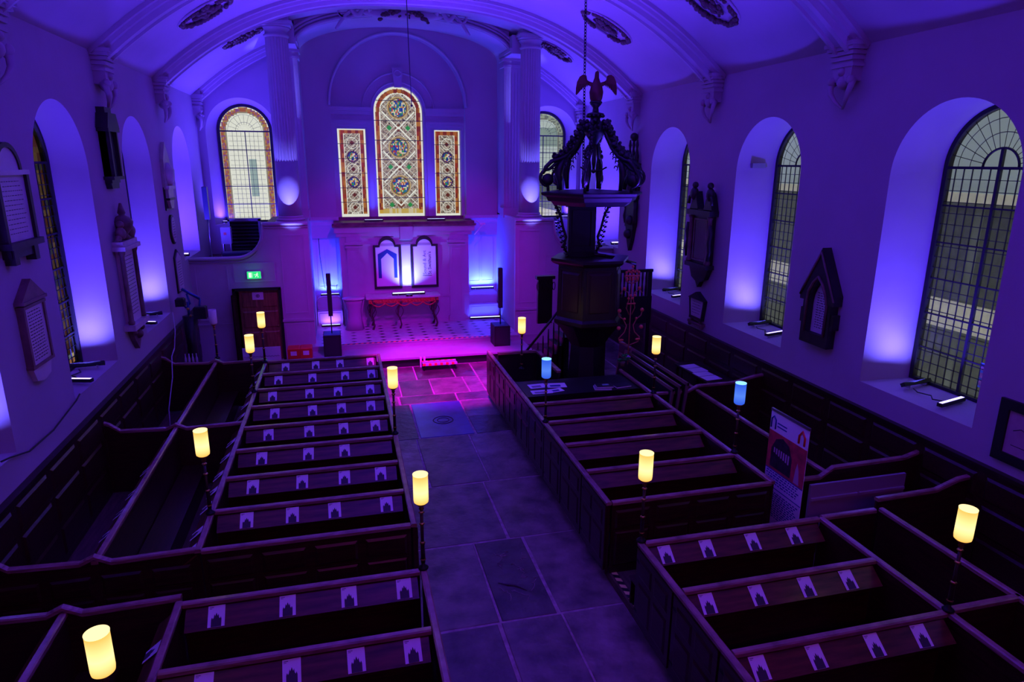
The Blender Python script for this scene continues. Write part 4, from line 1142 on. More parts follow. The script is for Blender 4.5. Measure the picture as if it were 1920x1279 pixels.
def strip(pts, w, y):
    for (a, b), (c, d) in zip(pts, pts[1:]):
        L = math.hypot(c-a, d-b); nx, nz = -(d-b)/L*w/2, (c-a)/L*w/2
        mb.add([(a-nx, y, b-nz), (c-nx, y, d-nz), (c+nx, y, d+nz), (a+nx, y, b+nz)], [(0, 1, 2, 3)])
def poly(pts, y): mb.add([(a, y, b) for a, b in pts], [tuple(range(len(pts)))])
for s_ in (-1, 1):
    q = [(0, 1.28), (s_*.30, 1.12), (s_*.30, .35), (s_*.20, .35), (s_*.20, .90), (s_*.17, 1.0), (s_*.08, 1.08), (0, 1.14)]
    # three convex pieces
    for pc in (((0, 1.28), (s_*.30, 1.12), (s_*.20, .97), (s_*.08, 1.08), (0, 1.16)), ((s_*.30, 1.12), (s_*.30, .35), (s_*.20, .35), (s_*.20, .97))):
        poly(pc if s_ < 0 else tuple(reversed(pc)), -.026)
mb.build('arch_emblem', NAVY, p)
tr, p = command_frame(2.55, 'right arched panel over the altar lettered Sound & Art St Swithun\'s')
text_mesh('Sound & Art', .155, 'lettering', PRINTM, p, (.05, -.026, .42), (PI/2, -PI/2, 0), .001)
text_mesh('St Swithun\'s', .155, 'lettering', PRINT, p, (.21, -.026, .42), (PI/2, -PI/2, 0), .001)
mb = MB(); mb.box(-.07, .23, -.028, -.024, .38, .395); mb.build('rule_line', PRINT, p)
# bright plain board between them
t = thing('backing_board', 'plain pale board between the twin arched panels', 'board', (1.955, 21.695, 1.66)); mb = MB(); mb.box(-.14, .14, -.02, .0, 0, 1.36); mb.build('board', PAPER, t); mb = MB(); mb.box(-.15, .15, -.03, .01, 1.36, 1.38); mb.build('edge_strip', STEEL, t)

# ------------------------------------------------------------------ column loudspeakers, stool, crates
def pa(x, y, z, lb, lean=0):
    t = thing('column_loudspeaker', lb, 'loudspeaker', (x, y, z), lean, 'column loudspeakers on bass boxes')
    mb = MB(); mb.boxb(-.24, .24, -.28, .28, 0, .62, .02); mb.build('bass_box', BLACK, t)
    mb = MB(); mb.box(-.20, .20, -.285, -.28, .06, .56); mb.build('bass_grille', mat('speaker_grille', (.02, .02, .022), .7) if 'speaker_grille' not in bpy.data.materials else bpy.data.materials['speaker_grille'], t)
    mb = MB(); mb.lathe([(.016, .62), (.016, 1.15)], n=10); mb.build('pole', BLACK, t)
    mb = MB(); mb.boxb(-.06, .06, -.07, .07, 1.12, 2.32, .015); mb.build('column_cabinet', BLACK, t)
    mb = MB(); mb.box(-.05, .05, -.074, -.07, 1.16, 2.28); mb.build('column_grille', bpy.data.materials['speaker_grille'], t)
pa(-.45, 18.95, .275, 'black column loudspeaker on a bass box left of the altar step')
pa(4.45, 18.95, .275, 'black column loudspeaker on a bass box right of the altar step')
t = thing('step_stool', 'low step stool edged with red and white tape before the stage', 'step', (2.42, 17.75, 0))
mb = MB(); mb.boxb(-.48, .48, -.16, .16, .16, .20); mb.build('tread', mat('step_tread', (.3, .25, .3), .6), t)
mb = MB(); mb.box(-.49, .49, -.175, -.16, .14, .205)
mb2 = MB()
for i in range(12):
    mb2.mi = i % 2
    a = -.48+.08*i; mb2.box(a, a+.08, -.165, -.10, .199, .204); mb2.box(a, a+.08, .10, .165, .199, .204); mb2.box(a, a+.08, -.168, -.16, .15, .204)
mb2.build('striped_edge', [TRED, TWHITE], t)
for q in (-.42, .42):
    for r_ in (-.11, .11):
        mb = MB(); mb.tube([(q, r_, .16), (q*1.06, r_*1.2, 0)], .012, 6); mb.build('leg', BLACK, t)
for k, x in enumerate((1.93, 2.03)):
    t = thing('marker_post', 'short white post against the stage front, %s of the pair' % ('left' if k == 0 else 'right'), 'post', (x, 17.98, 0), 0, 'short white posts at the stage'); mb = MB(); mb.boxb(-.025, .025, -.03, .03, 0, .30); mb.build('upright', WHITEP, t); mb = MB(); mb.box(-.04, .04, -.05, .05, 0, .02); mb.build('base', STEEL, t)
for k, x in enumerate((-1.50, -1.17)):
    t = thing('red_crate', 'red crate with white label beside the left bass box, %s one' % ['left', 'right'][k], 'crate', (x, 18.85, 0), 0, 'red crates by the screen wall')
    mb = MB(); mb.boxb(-.16, .16, -.2, .2, 0, .58, .02); mb.box(-.165, .165, -.205, .205, .50, .56); mb.build('body', RED, t)
    mb = MB(); mb.box(-.08, .08, -.207, -.205, .38, .50); mb.build('paper_label', PAPER, t)
    mb = MB(); mb.box(-.05, .05, -.208, -.203, .24, .28); mb.build('handle_slot', BLACK, t)
t = thing('folding_barrier', 'low white barrier board with chain pattern before the brown door', 'board', (-2.36, 18.9, 0))
mb = MB(); mb.box(-.50, .50, 0, .03, .05, .60); mb.build('board', WHITEP, t)
mb = MB(); mb.tube([(-.46+.02*i, -.012, .35+.012*math.sin(i*1.6)) for i in range(47)], .007, 4); mb.build('chain_pattern', PRINTM, t)
mb = MB(); mb.box(-.5, -.45, -.12, .15, 0, .05); mb.box(.45, .5, -.12, .15, 0, .05); mb.build('foot', BLACK, t)

# ------------------------------------------------------------------ door, exit sign
d = bpy.data.objects.new('door_1', None); COL.objects.link(d); d.location = (-2.435, 19.7, 0); d['kind'] = 'structure'
DOORW = mat('brown_door_oak', (.26, .12, .05), .35, var=.4, scale=3, stretch=(6, 1, 1))
mb = MB(); mb.box(-.65, -.58, -.04, .12, 0, 2.12); mb.box(.58, .65, -.04, .12, 0, 2.12); mb.box(-.65, .65, -.04, .12, 2.06, 2.14); mb.build('door_frame', BLACKWOOD, d)
mb = MB(); mb.box(-.50, .58, .09, .13, 0, 2.06)
for x0, x1 in ((-.44, -.02), (.10, .52)):
    for z0, z1 in ((.2, .85), (.95, 1.45), (1.55, 1.98)): mb.field(x0, x1, z0, z1, .09, .02, .04)
lf = mb.build('door_leaf', DOORW, d)
mb = MB(); mb.M = Matrix.Translation((-.56, -.04, 0)) @ Matrix.Rotation(R(75), 4, 'Z'); mb.box(-.28, 0, -.02, .02, 0.02, 2.0); mb.field(-.25, -.04, .3, 1.0, -.02, .012, .03); mb.field(-.25, -.04, 1.1, 1.9, -.02, .012, .03); mb.build('open_leaf', WOOD, d)
mb = MB(); mb.sphere((.50, .05, 1.0), .03, 8); mb.lathe([(.012, 0), (.012, .05)], c=(.5, .05, .98), n=8); mb.build('door_handle', BRASS, d)
t = thing('notice_sheet', 'white notice with a round symbol pinned to the brown door', 'notice', (-2.43, 19.765, 1.78))
mb = MB(); mb.box(-.15, .15, 0, .003, 0, .22); mb.build('sheet', PAPER, t)
mb = MB(); mb.tube([(.045*math.cos(R(a)), -.003, .11+.04*math.sin(R(a))) for a in range(0, 361, 30)], .008, 5); mb.sphere((0, -.003, .11), .02, 6, (1, .3, 1)); mb.build('round_symbol', PRINT, t)
t = thing('exit_sign', 'lit green running man exit sign above the brown door', 'sign', (-2.46, 19.69, 2.40))
mb = MB(); mb.boxb(-.19, .19, -.05, 0, 0, .22); mb.build('housing', WHITEP, t)
mb = MB(); mb.box(-.18, .18, -.054, -.05, .01, .21); fc = mb.build('sign_face', emit('green_sign_glow', (.03, .85, .25), 1.0), t)
mb = MB(); y = -.056
def pq(pts): mb.add([(a, y, b) for a, b in pts], [tuple(range(len(pts)))])
pq([(-.14, .04), (-.07, .04), (-.07, .18), (-.14, .18)]); pq([(-.055, .04), (-.045, .04), (-.045, .18), (-.055, .18)])
mb.tube([(.08, y, .15), (.075, y, .10)], .014, 5); mb.sphere((.09, y, .168), .013, 6, (1, .3, 1))
mb.tube([(.075, y, .10), (.105, y, .075), (.10, y, .04)], .008, 4); mb.tube([(.075, y, .10), (.05, y, .08), (.03, y, .05)], .008, 4)
mb.tube([(.08, y, .145), (.115, y, .125)], .006, 4); mb.tube([(.08, y, .145), (.045, y, .125), (.04, y, .10)], .006, 4)
pq([(.0, .105), (.03, .12), (.0, .135)]) 
mb.build('running_man', emit('sign_white_glow', (.8, 1, .85), 1.1), fc)
l = bpy.data.lights.new('exit_glow', 'POINT'); l.energy = .8; l.color = (.1, 1, .35); l.shadow_soft_size = .1
o = bpy.data.objects.new('exit_glow', l); COL.objects.link(o); o.location = (0, -.16, .1); o.parent = t

# ------------------------------------------------------------------ left loft equipment
t = thing('louvred_cabinet', 'dark louvred heater cabinet below the left east window', 'cabinet', (-2.98, 22.75, 2.70))
mb = MB(); mb.box(-.48, -.42, -.16, .12, 0, 1.12); mb.box(.42, .48, -.16, .12, 0, 1.12); mb.box(-.48, .48, -.16, .12, 1.06, 1.14); mb.box(-.48, .48, .08, .12, 0, 1.1); mb.build('case', mat('grey_metal_case', (.20, .20, .24), .5), t)
mb = MB()
for i in range(9): 
    z = .10+i*.105; mb.add([(-.42, -.14, z), (.42, -.14, z), (.42, -.05, z+.06), (-.42, -.05, z+.06), (-.42, -.14, z+.012), (.42, -.14, z+.012), (.42, -.05, z+.072), (-.42, -.05, z+.072)], [(0, 3, 2, 1), (4, 5, 6, 7), (0, 1, 5, 4), (2, 3, 7, 6)])
mb.build('louvre', BLACK, t)
t = thing('instrument_case', 'blue black instrument case lying on the left loft', 'case', (-3.05, 21.1, 2.70), R(12))
mb = MB(); mb.boxb(-.42, .42, -.22, .22, 0, .30, .03); mb.build('body', mat('blue_vinyl', (.02, .03, .12), .35), t)
mb = MB(); mb.box(-.425, .425, -.225, .225, .18, .195); mb.build('trim_strip', STEEL, t); mb = MB(); mb.tube([(-.08, -.23, .12), (-.06, -.26, .14), (.06, -.26, .14), (.08, -.23, .12)], .012, 5); mb.build('handle', BLACK, t)
t = thing('mixer_box', 'small grey control box with red light on the left loft', 'box', (-3.42, 21.9, 2.70)); mb = MB(); mb.boxb(-.14, .14, -.12, .12, .45, .95); mb.build('case', mat('pale_grey_case', (.35, .35, .42), .5), t)
mb = MB(); mb.box(-.12, -.09, -.1, .1, 0, .45); mb.box(.09, .12, -.1, .1, 0, .45); mb.build('stand_leg', STEEL, t); mb = MB(); mb.box(-.06, .02, -.125, -.12, .72, .80); mb.build('red_light', RED, t)
t = thing('loft_loudspeaker', 'slim loudspeaker on a pale stand in the left loft corner', 'loudspeaker', (-3.86, 21.7, 2.70)); mb = MB(); mb.boxb(-.07, .07, -.08, .08, 1.2, 2.15); mb.build('column_cabinet', mat('blue_black_cabinet', (.02, .03, .10), .4), t)
mb = MB(); mb.lathe([(.022, .05), (.022, 1.2)], n=10); mb.build('pole', STEEL, t); mb = MB(); mb.box(-.22, .22, -.2, .2, 0, .05); mb.build('base_plate', STEEL, t)
t = thing('cable_coil', 'tangle of black cable on the left loft edge', 'cable', (-3.75, 20.6, 2.70)); mb = MB(); rnd = random.Random(2)
for k in range(4): mb.tube([((.18+.02*k)*math.cos(a*.5+k), (.14+.02*k)*math.sin(a*.5+k), .02+.02*k+.01*math.sin(a)) for a in range(14)], .012, 5)
mb.build('coil', BLACK, t)
t = thing('equipment_tray', 'open tray of small gear on the right loft sill', 'box', (7.95, 20.3, 2.70)); mb = MB(); mb.box(-.25, .25, -.35, .35, 0, .30); mb.build('tray', mat('tray_grey', (.3, .26, .3), .6), t)
mb = MB(); rnd = random.Random(8)
for k in range(9): x, y = rnd.uniform(-.18, .18), rnd.uniform(-.28, .28); mb.boxb(x-.05, x+.05, y-.06, y+.06, .30, .36+rnd.random()*.08)
mb.build('gear', STEEL, t)
t = thing('louvred_cabinet', 'louvred heater cabinet below the right east window behind the pulpit back', 'cabinet', (6.95, 22.75, 2.70))
mb = MB(); mb.box(-.48, -.42, -.16, .12, 0, 1.0); mb.box(.42, .48, -.16, .12, 0, 1.0); mb.box(-.48, .48, .08, .12, 0, 1.0); mb.build('case', bpy.data.materials['grey_metal_case'], t)
mb = MB()
for i in range(8): z = .10+i*.11; mb.box(-.42, .42, -.14, -.05, z, z+.02)
mb.build('louvre', STEEL, t)

# ------------------------------------------------------------------ pulpit
PUL = t = thing('pulpit', 'tall black carved pulpit with sounding board and ribbed crown', 'pulpit', (5.36, 14.0, 0))
def hexa(r, rot=0): return [(r*math.cos(R(60*i+rot)), r*math.sin(R(60*i+rot))) for i in range(6)]
mb = MB(); mb.lathe([(.62, .10), (.62, .35), (.50, .42), (.42, 1.2), (.40, 1.55), (.52, 1.75), (.66, 1.95), (.78, 2.08)], n=8, smooth=False); mb.build('stem', BLACKWOOD, t)
mb = MB(); mb.lathe([(.78, 2.06), (.82, 2.10), (.82, 2.18), (.76, 2.24), (.74, 3.40), (.80, 3.46)], n=6, smooth=False, rot=0)
mb.build('drum', PULPITWOOD, t)
mb = MB()
for i in range(6):
    a = R(60*i+30); mb.M = Matrix.Rotation(a+PI/2, 4, 'Z') @ Matrix.Translation((0, -.74*math.cos(R(30)), 0))
    mb.field(-.27, .27, 2.36, 3.28, .0, .025, .05); mb.frame(-.31, .31, 2.31, 3.33, .005, .03, .02)
mb.build('drum_panel', mat('pulpit_inlay_panel', (.045, .012, .010), .35), t)
mb = MB(); mb.lathe([(.80, 3.42), (.88, 3.46), (.92, 3.50), (.92, 3.56), (.60, 3.56), (.60, 3.50)], n=6, smooth=False); mb.build('desk_rim', PULPITWOOD, t)
mb = MB(); mb.box(-.36, .30, .50, .60, 2.2, 4.78); mb.box(-.42, .36, .46, .62, 3.50, 3.6); mb.box(-.40, .34, .44, .62, 4.62, 4.72); mb.frame(-.28, .22, 3.7, 4.55, .50, .04, .02); mb.build('back_panel', BLACKWOOD, t)
for s_ in (-1, 1):
    mb = MB(); x0 = -.03+s_*.36
    mb.tube([(x0, .52, 3.6), (x0+s_*.08, .5, 3.75), (x0+s_*.02, .5, 3.95), (x0+s_*.10, .5, 4.15), (x0+s_*.16, .5, 4.4), (x0+s_*.26, .5, 4.62), (x0+s_*.36, .5, 4.75)], .03, 6)
    for k in range(9):
        z = 3.7+.11*k; xx = x0+s_*(.05+.022*k)
        mb.tube([(xx+s_*.05*math.cos(a), .5, z+.05*math.sin(a)) for a in [q*.8 for q in range(8)]], .013, 5)
        mb.sphere((xx+s_*.07, .49, z+.03), .026, 5)
    mb.build('carved_bracket', BLACKWOOD, t)
mb = MB(); mb.lathe([(.0, 4.70), (.86, 4.70), (.95, 4.78), (1.02, 4.80), (1.06, 4.88), (1.16, 4.92), (1.18, 4.97), (1.10, 4.99), (0, 5.04)], n=6, smooth=False); mb.build('sounding_board', BLACKWOOD, t)
for i in range(6):
    a = R(60*i); mb = MB(); mb.M = Matrix.Rotation(a, 4, 'Z')
    # scroll rib: volute at the rim, sweeping up to the crown
    mb.tube([(1.02, 0, 5.0), (1.03, 0, 5.14)], .035, 6)
    mb.sphere((1.03, 0, 5.24), .13, 8, (1, .6, 1))
    mb.tube([(1.03+.17*math.cos(q), 0, 5.28+.17*math.sin(q)) for q in [R(v) for v in range(-90, 100, 20)]]+[(.98, 0, 5.47), (.88, 0, 5.56), (.80, 0, 5.60)] , .035, 6)
    mb.tube([(1.14, 0, 5.36), (1.08, 0, 5.50), (.95, 0, 5.62), (.80, 0, 5.66), (.66, 0, 5.72), (.48, 0, 5.90), (.34, 0, 6.12), (.22, 0, 6.34)], .05, 6, taper=[.03, .045, .05, .055, .05, .05, .05, .04])
    mb.tube([(.74, 0, 5.02), (.76, 0, 5.18), (.80, 0, 5.36), (.76, 0, 5.52), (.68, 0, 5.66)], .05, 8, taper=[.04, .05, .085, .075, .04])
    rnd = random.Random(i)
    pts = [(.80, 5.66), (.66, 5.72), (.57, 5.80), (.48, 5.90), (.41, 6.01), (.34, 6.12), (.28, 6.24), (.22, 6.34)]
    for (x, z) in pts:
        mb.sphere((x+.06, rnd.uniform(-.03, .03), z+.06), .075, 5, (1.2, .8, .9)); mb.sphere((x+.10, rnd.uniform(-.06, .06), z+.11), .04, 5); mb.sphere((x-.02, .04, z+.10), .045, 5)
    for k in range(4): mb.tube([(.90-.05*k+.03*math.cos(q), 0, 5.42+.05*k+.06*math.sin(q)) for q in [R(v) for v in range(0, 240, 40)]], .012, 4)
    for (x, z) in ((.62, 5.58), (.55, 5.66), (.60, 5.48), (.48, 5.76)): mb.tube([(x+.045*math.cos(q), 0, z+.05*math.sin(q)) for q in [R(v) for v in range(-60, 220, 40)]], .013, 4)
    mb.build('scroll_rib', BLACKWOOD, t)
mb = MB(); mb.lathe([(.06, 5.98), (.22, 6.20), (.27, 6.28), (.24, 6.36), (.16, 6.40), (.10, 6.48), (.12, 6.54), (.18, 6.57), (.18, 6.60), (.07, 6.63), (.06, 6.72), (.13, 6.80)], n=12)
for i in range(12):
    a = R(30*i); mb.sphere((.25*math.cos(a), .25*math.sin(a), 6.30+.03*(i % 2)), .07, 5); mb.sphere((.17*math.cos(a), .17*math.sin(a), 6.55), .035, 5)
mb.tube([(0, 0, 5.98), (0, 0, 5.60), (0, 0, 5.45)], .025, 6, taper=[.03, .05, .025]); mb.tube([(-.30, 0, 5.50), (-.18, 0, 5.44), (0, 0, 5.41), (.18, 0, 5.44), (.30, 0, 5.50)], .018, 5); mb.sphere((0, 0, 5.42), .05, 6)
mb.build('crown', BLACKWOOD, t)
# carved bird on top, a thing of its own standing on the crown
t = thing('carved_bird', 'dark red carved bird with spread wings on top of the pulpit', 'carving', (5.36, 14.0, 6.81))
mb = MB(); mb.M = Matrix.Rotation(R(-14), 4, 'Z')
mb.tube([(0, 0, .0), (0, 0, .10), (0, -.01, .22), (0, 0, .34), (0, .01, .42), (0, 0, .50), (0, -.02, .56), (0, -.05, .60), (.0, -.09, .62)], .1, 10, taper=[.10, .135, .15, .12, .08, .05, .045, .04, .012])
mb.build('body', EAGLE, t)
for s_ in (-1, 1):
    mb = MB(); mb.M = Matrix.Rotation(R(-14), 4, 'Z')
    top = [(.06, .40), (.16, .43), (.25, .49), (.27, .53), (.22, .545), (.30, .56), (.36, .52), (.41, .42), (.43, .30), (.43, .17)]
    bot = [(.06, .30), (.10, .32), (.14, .34), (.18, .36), (.20, .36), (.24, .34), (.29, .30), (.34, .24), (.39, .18), (.42, .16)]
    for (a, b_), (c, d_) in zip(zip(top, bot), zip(top[1:], bot[1:])):
        for y0, y1 in ((-.02, .03),):
            q = [(s_*a[0], a[1]), (s_*c[0], c[1]), (s_*d_[0], d_[1]), (s_*b_[0], b_[1])]
            mb.prism(q if s_ < 0 else list(reversed(q)), y0, y1)
    for k in range(7): mb.tube([(s_*(.14+.04*k), -.024, .42-.01*k), (s_*(.20+.036*k), -.024, .33-.022*k)], .008, 4)
    mb.build('wing', EAGLE, t)
mb = MB(); mb.lathe([(.14, 0), (.13, .03), (.09, .05), (.05, .08)], n=12); mb.build('nest_base', BLACKWOOD, t)
# chain
mb = MB(); zc0, zc1 = 5.04, 9.2; nl = 66
for k in range(nl):
    f_ = k/(nl-1); z = zc0+(zc1-zc0)*f_; x = 5.22-.07*f_; y = 14.25
    M = Matrix.Translation((x, y, z)) @ Matrix.Rotation(PI/2*(k % 2)+.4, 4, 'Z'); mb.M = M
    mb.tube([(.026*math.cos(R(q)), 0, .045*math.sin(R(q))) for q in range(0, 361, 45)], .010, 4, cap=False)
tag(mb.build('hanging_chain', IRON), 'black iron chain hanging from the vault to the pulpit sounding board', 'chain')
mb = MB(); mb.tube([(1.86, 18.0, 9.62), (1.88, 18.0, 8.2), (1.905, 18.0, 7.0)], .012, 6); mb.sphere((1.905, 18, 6.97), .03, 6)
tag(mb.build('hanging_cable', BLACK), 'thin black cable hanging from the vault before the east window', 'cable')
# pulpit stair with balusters, handrail and landing screen
t = thing('pulpit_stair', 'dark timber stair rising to the pulpit from the left', 'stair', (4.45, 15.2, .1))
mb = MB(); 
for i in range(7): mb.box(-.2+.13*i, -.02+.13*i, -.35, .35, 0, .18+.2*i)
mb.build('steps', BLACKWOOD, t)
mb = MB(); mb.tube([(-.42, -.38, 1.0), (.62, -.38, 2.25)], .03, 6); mb.box(-.46, -.38, -.42, -.34, 0, 1.08); mb.build('handrail', PULPITWOOD, t)
mb = MB()
for i in range(8): x = -.30+.13*i; mb.lathe([(.016, .05), (.028, .25), (.014, .5), (.022, .8), (.012, .98+.02)], c=(x, -.38, .0+.156*i), n=8)
mb.build('baluster', PULPITWOOD, t)
mb = MB(); mb.box(.15, .52, .3, .4, 1.6, 2.75); mb.box(.10, .57, .25, .42, 2.72, 2.80)
for i in range(5): mb.tube([(.14+.1*i+.035*math.cos(q), .27, 2.55+.10*math.sin(q)) for q in [R(v) for v in range(0, 361, 40)]], .012, 4)
mb.build('stair_head', PULPITWOOD, t)
t = thing('landing_balustrade', 'black balustrade behind the pulpit against the right window', 'balustrade', (6.95, 15.2, .1))
mb = MB(); mb.box(-.72, .55, -.04, .04, 2.86, 2.93); mb.box(-.72, .55, -.03, .03, 1.55, 2.25); mb.box(.42, .52, -.05, .05, 0, 2.9); mb.box(-.74, -.66, -.05, .05, 0, 2.9); mb.box(-.66, -.2, -.02, .02, 1.55, 2.1); mb.build('frame', BLACKWOOD, t)
mb = MB()
for i in range(11): x = -.60+.098*i; mb.lathe([(.022, 2.25), (.034, 2.40), (.018, 2.55), (.028, 2.7), (.018, 2.86)], c=(x, 0, 0), n=8)
mb.build('baluster', BLACKWOOD, t)
mb = MB(); mb.tube([(-1.5, -1.0, 3.48), (-1.1, -.9, 3.42), (-.8, -.7, 3.34), (-.45, -.5, 3.22), (-.2, -.4, 3.14)], .04, 6); mb.tube([(-.2, -.4, 3.14), (-.2, -.38, 2.9)], .03, 6); hr = mb.build('handrail', PULPITWOOD, PUL); hr.location = (1.67, 1.2, .1)
# iron sword rest with red roses
t = thing('sword_rest', 'wrought iron ornament with red crown and roses beside the pulpit', 'ornament', (6.08, 13.3, .1))
RED_I = mat('red_painted_iron', (.85, .16, .10), .45); 
mb = MB(); mb.tube([(0, 0, 1.1), (0, 0, 3.2)], .014, 6)
for s_ in (-1, 1):
    mb.tube([(s_*.02, 0, 1.55), (s_*.22, 0, 1.62), (s_*.25, 0, 1.72), (s_*.12, 0, 1.85), (s_*.08, 0, 2.0), (s_*.16, 0, 2.15), (s_*.26, 0, 2.22), (s_*.28, 0, 2.34)], .014, 5)
    mb.tube([(s_*.03, 0, 2.25), (s_*.10, 0, 2.4), (s_*.05, 0, 2.6), (s_*.08, 0, 2.75), (s_*.2, 0, 2.82), (s_*.26, 0, 2.72)], .013, 5)
    mb.tube([(s_*.02, 0, 2.95), (s_*.14, 0, 3.0), (s_*.17, 0, 3.12), (s_*.10, 0, 3.22), (0, 0, 3.26)], .014, 5)
mb.build('scroll_iron', mat('red_brown_iron', (.50, .13, .09), .45), t)
mb = MB()
for s_ in (-1, 1):
    for z in (1.96, 2.35): mb.sphere((s_*.27, -.02, z), .045, 7)
    mb.sphere((s_*.14, -.02, 2.16), .03, 6); mb.sphere((s_*.18, -.02, 2.84), .04, 6); mb.sphere((s_*.20, -.02, 1.68), .04, 6, (1.6, .6, .7))
mb.build('rose', RED_I, t)
mb = MB()
for i in range(7): mb.sphere((-.15+.05*i, -.02, 3.20+.03*(i % 2)), .028, 5)
for i in range(5): mb.sphere((-.12+.06*i, -.02, 3.05), .034, 5, (.7, .6, 1.4))
for i in range(4): mb.sphere((-.07+.05*i, -.02, 2.62+.06*(i % 2)), .03, 5)
mb.tube([(-.16, -.02, 3.12), (.16, -.02, 3.12)], .02, 5); mb.sphere((0, -.02, 3.32), .03, 6); mb.tube([(-.1, -.02, 2.5), (.1, -.02, 2.5)], .018, 5)
mb.build('crown', RED_I, t)
t = thing('pot_plant', 'small pot of green leaves and coloured flowers on the stall end', 'plant', (5.9, 13.2, 1.2))
mb = MB(); mb.lathe([(.05, 0), (.07, .10), (.06, .10)], n=10); mb.build('pot', STONE_B, t)
mb = MB(); rnd = random.Random(4)
for i in range(14): mb.sphere((rnd.uniform(-.14, .14), rnd.uniform(-.1, .1), .12+rnd.random()*.14), .035, 5, (1.4, .6, .7))
mb.build('leaves', mat('leaf_green', (.02, .30, .05), .5), t)
mb = MB(); mb.sphere((.12, -.05, .22), .035, 6); mb.sphere((.16, -.02, .20), .03, 6); mb.build('flowers', mat('purple_flower', (.5, .10, .6), .5), t)
# clerk's desk in front of the pulpit with books and papers
t = thing('reading_desk', 'black oak reading desk below the pulpit', 'desk', (4.55, 12.4, .1))
mb = MB(); mb.box(-1.2, 1.2, -.5, .45, 1.0, 1.03); mb.build('desk_top', BLACKWOOD, t); mb = MB(); mb.box(-1.2, 1.2, -.46, -.42, 0, 1.0); mb.box(-1.2, 1.2, .38, .42, 0, 1.0); mb.build('desk_front', BLACKWOOD, t)
t = thing('clerks_stall', 'dark clerk\'s stall with sloping rails left of the pulpit', 'stall', (3.95, 13.85, .1))
mb = MB(); mb.box(-.55, .45, .85, .89, 0, 1.12); mb.box(.40, .44, -.8, .85, 0, 1.1); mb.box(-.6, .4, -.75, -.71, 0, .85); mb.build('panel', BLACKWOOD, t)
mb = MB(); mb.box(-.55, .47, .82, .92, 1.1, 1.15); mb.box(.37, .47, -.8, .9, 1.1, 1.15); mb.box(-.6, .4, -.80, -.68, .85, .89); mb.build('top_rail', RAIL, t)
mb = MB(); mb.box(-.55, .35, .3, .7, .42, .46); mb.build('bench_seat', BLACKWOOD, t)
for k, (x, y, rz, w, h) in enumerate(((3.72, 12.5, .05, .36, .26), (4.12, 12.45, -.12, .40, .28), (3.70, 12.12, -.02, .42, .22), (4.02, 12.15, .2, .28, .2))):
    t = thing('paper_sheet', 'pale printed sheet on the reading desk, %s' % ['far left one', 'far right one', 'near left one', 'near right one'][k], 'paper', (x, y, 1.131+.002*k), rz, 'sheets on the reading desk')
    mb = MB(); mb.box(-w/2, w/2, -h/2, h/2, 0, .002); mb.build('sheet', PAPER, t)
    mb = MB(); mb.box(-w*.35, w*.2, -h*.3, h*.1, .002, .0025); mb.build('printed_block', NAVY if k % 2 else PRINTM, t)
for k, (x, y, z, rz, c) in enumerate(((4.98, 12.05, 1.131, -.2, (.35, .33, .38)), (5.02, 12.07, 1.165, -.1, (.03, .03, .04)), (5.42, 12.1, 1.131, .15, (.02, .02, .03)))):
    t = thing('hymn_book', ['pale edged book at the bottom of the desk stack', 'dark book on top of the desk stack by the pulpit', 'black book lying right of the desk stack'][k], 'book', (x, y, z), rz, 'books on the reading desk')
    mb = MB(); mb.box(-.17, .17, -.11, .11, .004, .028); mb.build('pages', PAPER, t); mb = MB(); mb.box(-.175, .175, -.115, .115, 0, .004); mb.box(-.175, .175, -.115, .115, .028, .033); mb.box(-.175, .175, .11, .115, 0, .033); mb.build('cover', mat('book_cover_%s' % ['grey', 'dark', 'black'][k], c, .4), t)
t = thing('candle_snuffer_card', 'small pale green card on the dark book', 'card', (5.05, 12.07, 1.199), -.1); mb = MB(); mb.box(-.07, .07, -.04, .04, 0, .003); mb.build('card', mat('pale_green_card', (.25, .5, .45), .5), t)
# frames leaning beside the pulpit
for k in range(3):
    t = thing('leaning_frame', 'large picture frame leaning in the right stall, %s of the three' % ['left', 'middle', 'right'][k], 'frame', (6.00+.15*k, 12.55, .1), PI/2+R(180), 'picture frames leaning beside the pulpit')
    w, h = 1.35, 1.22+.05*k
    M = Matrix.Rotation(R(-6), 4, 'X')
    mb = MB(); mb.M = M; mb.box(-w, w, -.02, .02, 0, .06); mb.box(-w, w, -.02, .02, h-.06, h); mb.box(-w, -w+.06, -.02, .02, 0, h); mb.box(w-.06, w, -.02, .02, 0, h); mb.build('frame', mat('frame_moulding', (.22, .13, .10), .3) if k == 0 else bpy.data.materials['frame_moulding'], t)
    mb = MB(); mb.M = M; mb.box(-w+.05, w-.05, -.008, .008, .05, h-.05); mb.build('backing', BLACKWOOD, t)
for k, (x, y) in enumerate(((7.75, 13.3), (7.75, 12.7))):
    t = thing('paper_stack', 'white sheets on the far right bench beside the panelled wall, %s pile' % ['farther', 'nearer'][k], 'paper', (x, y, .98), .1, 'white sheets on the right bench'); mb = MB(); mb.box(-.2, .2, -.28, .28, 0, .01); mb.build('sheets', PAPER, t); mb = MB(); mb.box(-.21, .21, -.01, .01, .01, .013); mb.build('fold_strip', PRINTM, t)
t = thing('side_table', 'dark side table along the right wall panelling', 'table', (7.8, 13.0, .1)); mb = MB(); mb.box(-.3, .38, -.8, .8, .84, .88); mb.build('table_top', WOOD, t)
for q in (-.25, .3):
    for r_ in (-.7, .7): mb = MB(); mb.box(q-.03, q+.03, r_-.03, r_+.03, 0, .84); mb.build('leg', WOOD, t)

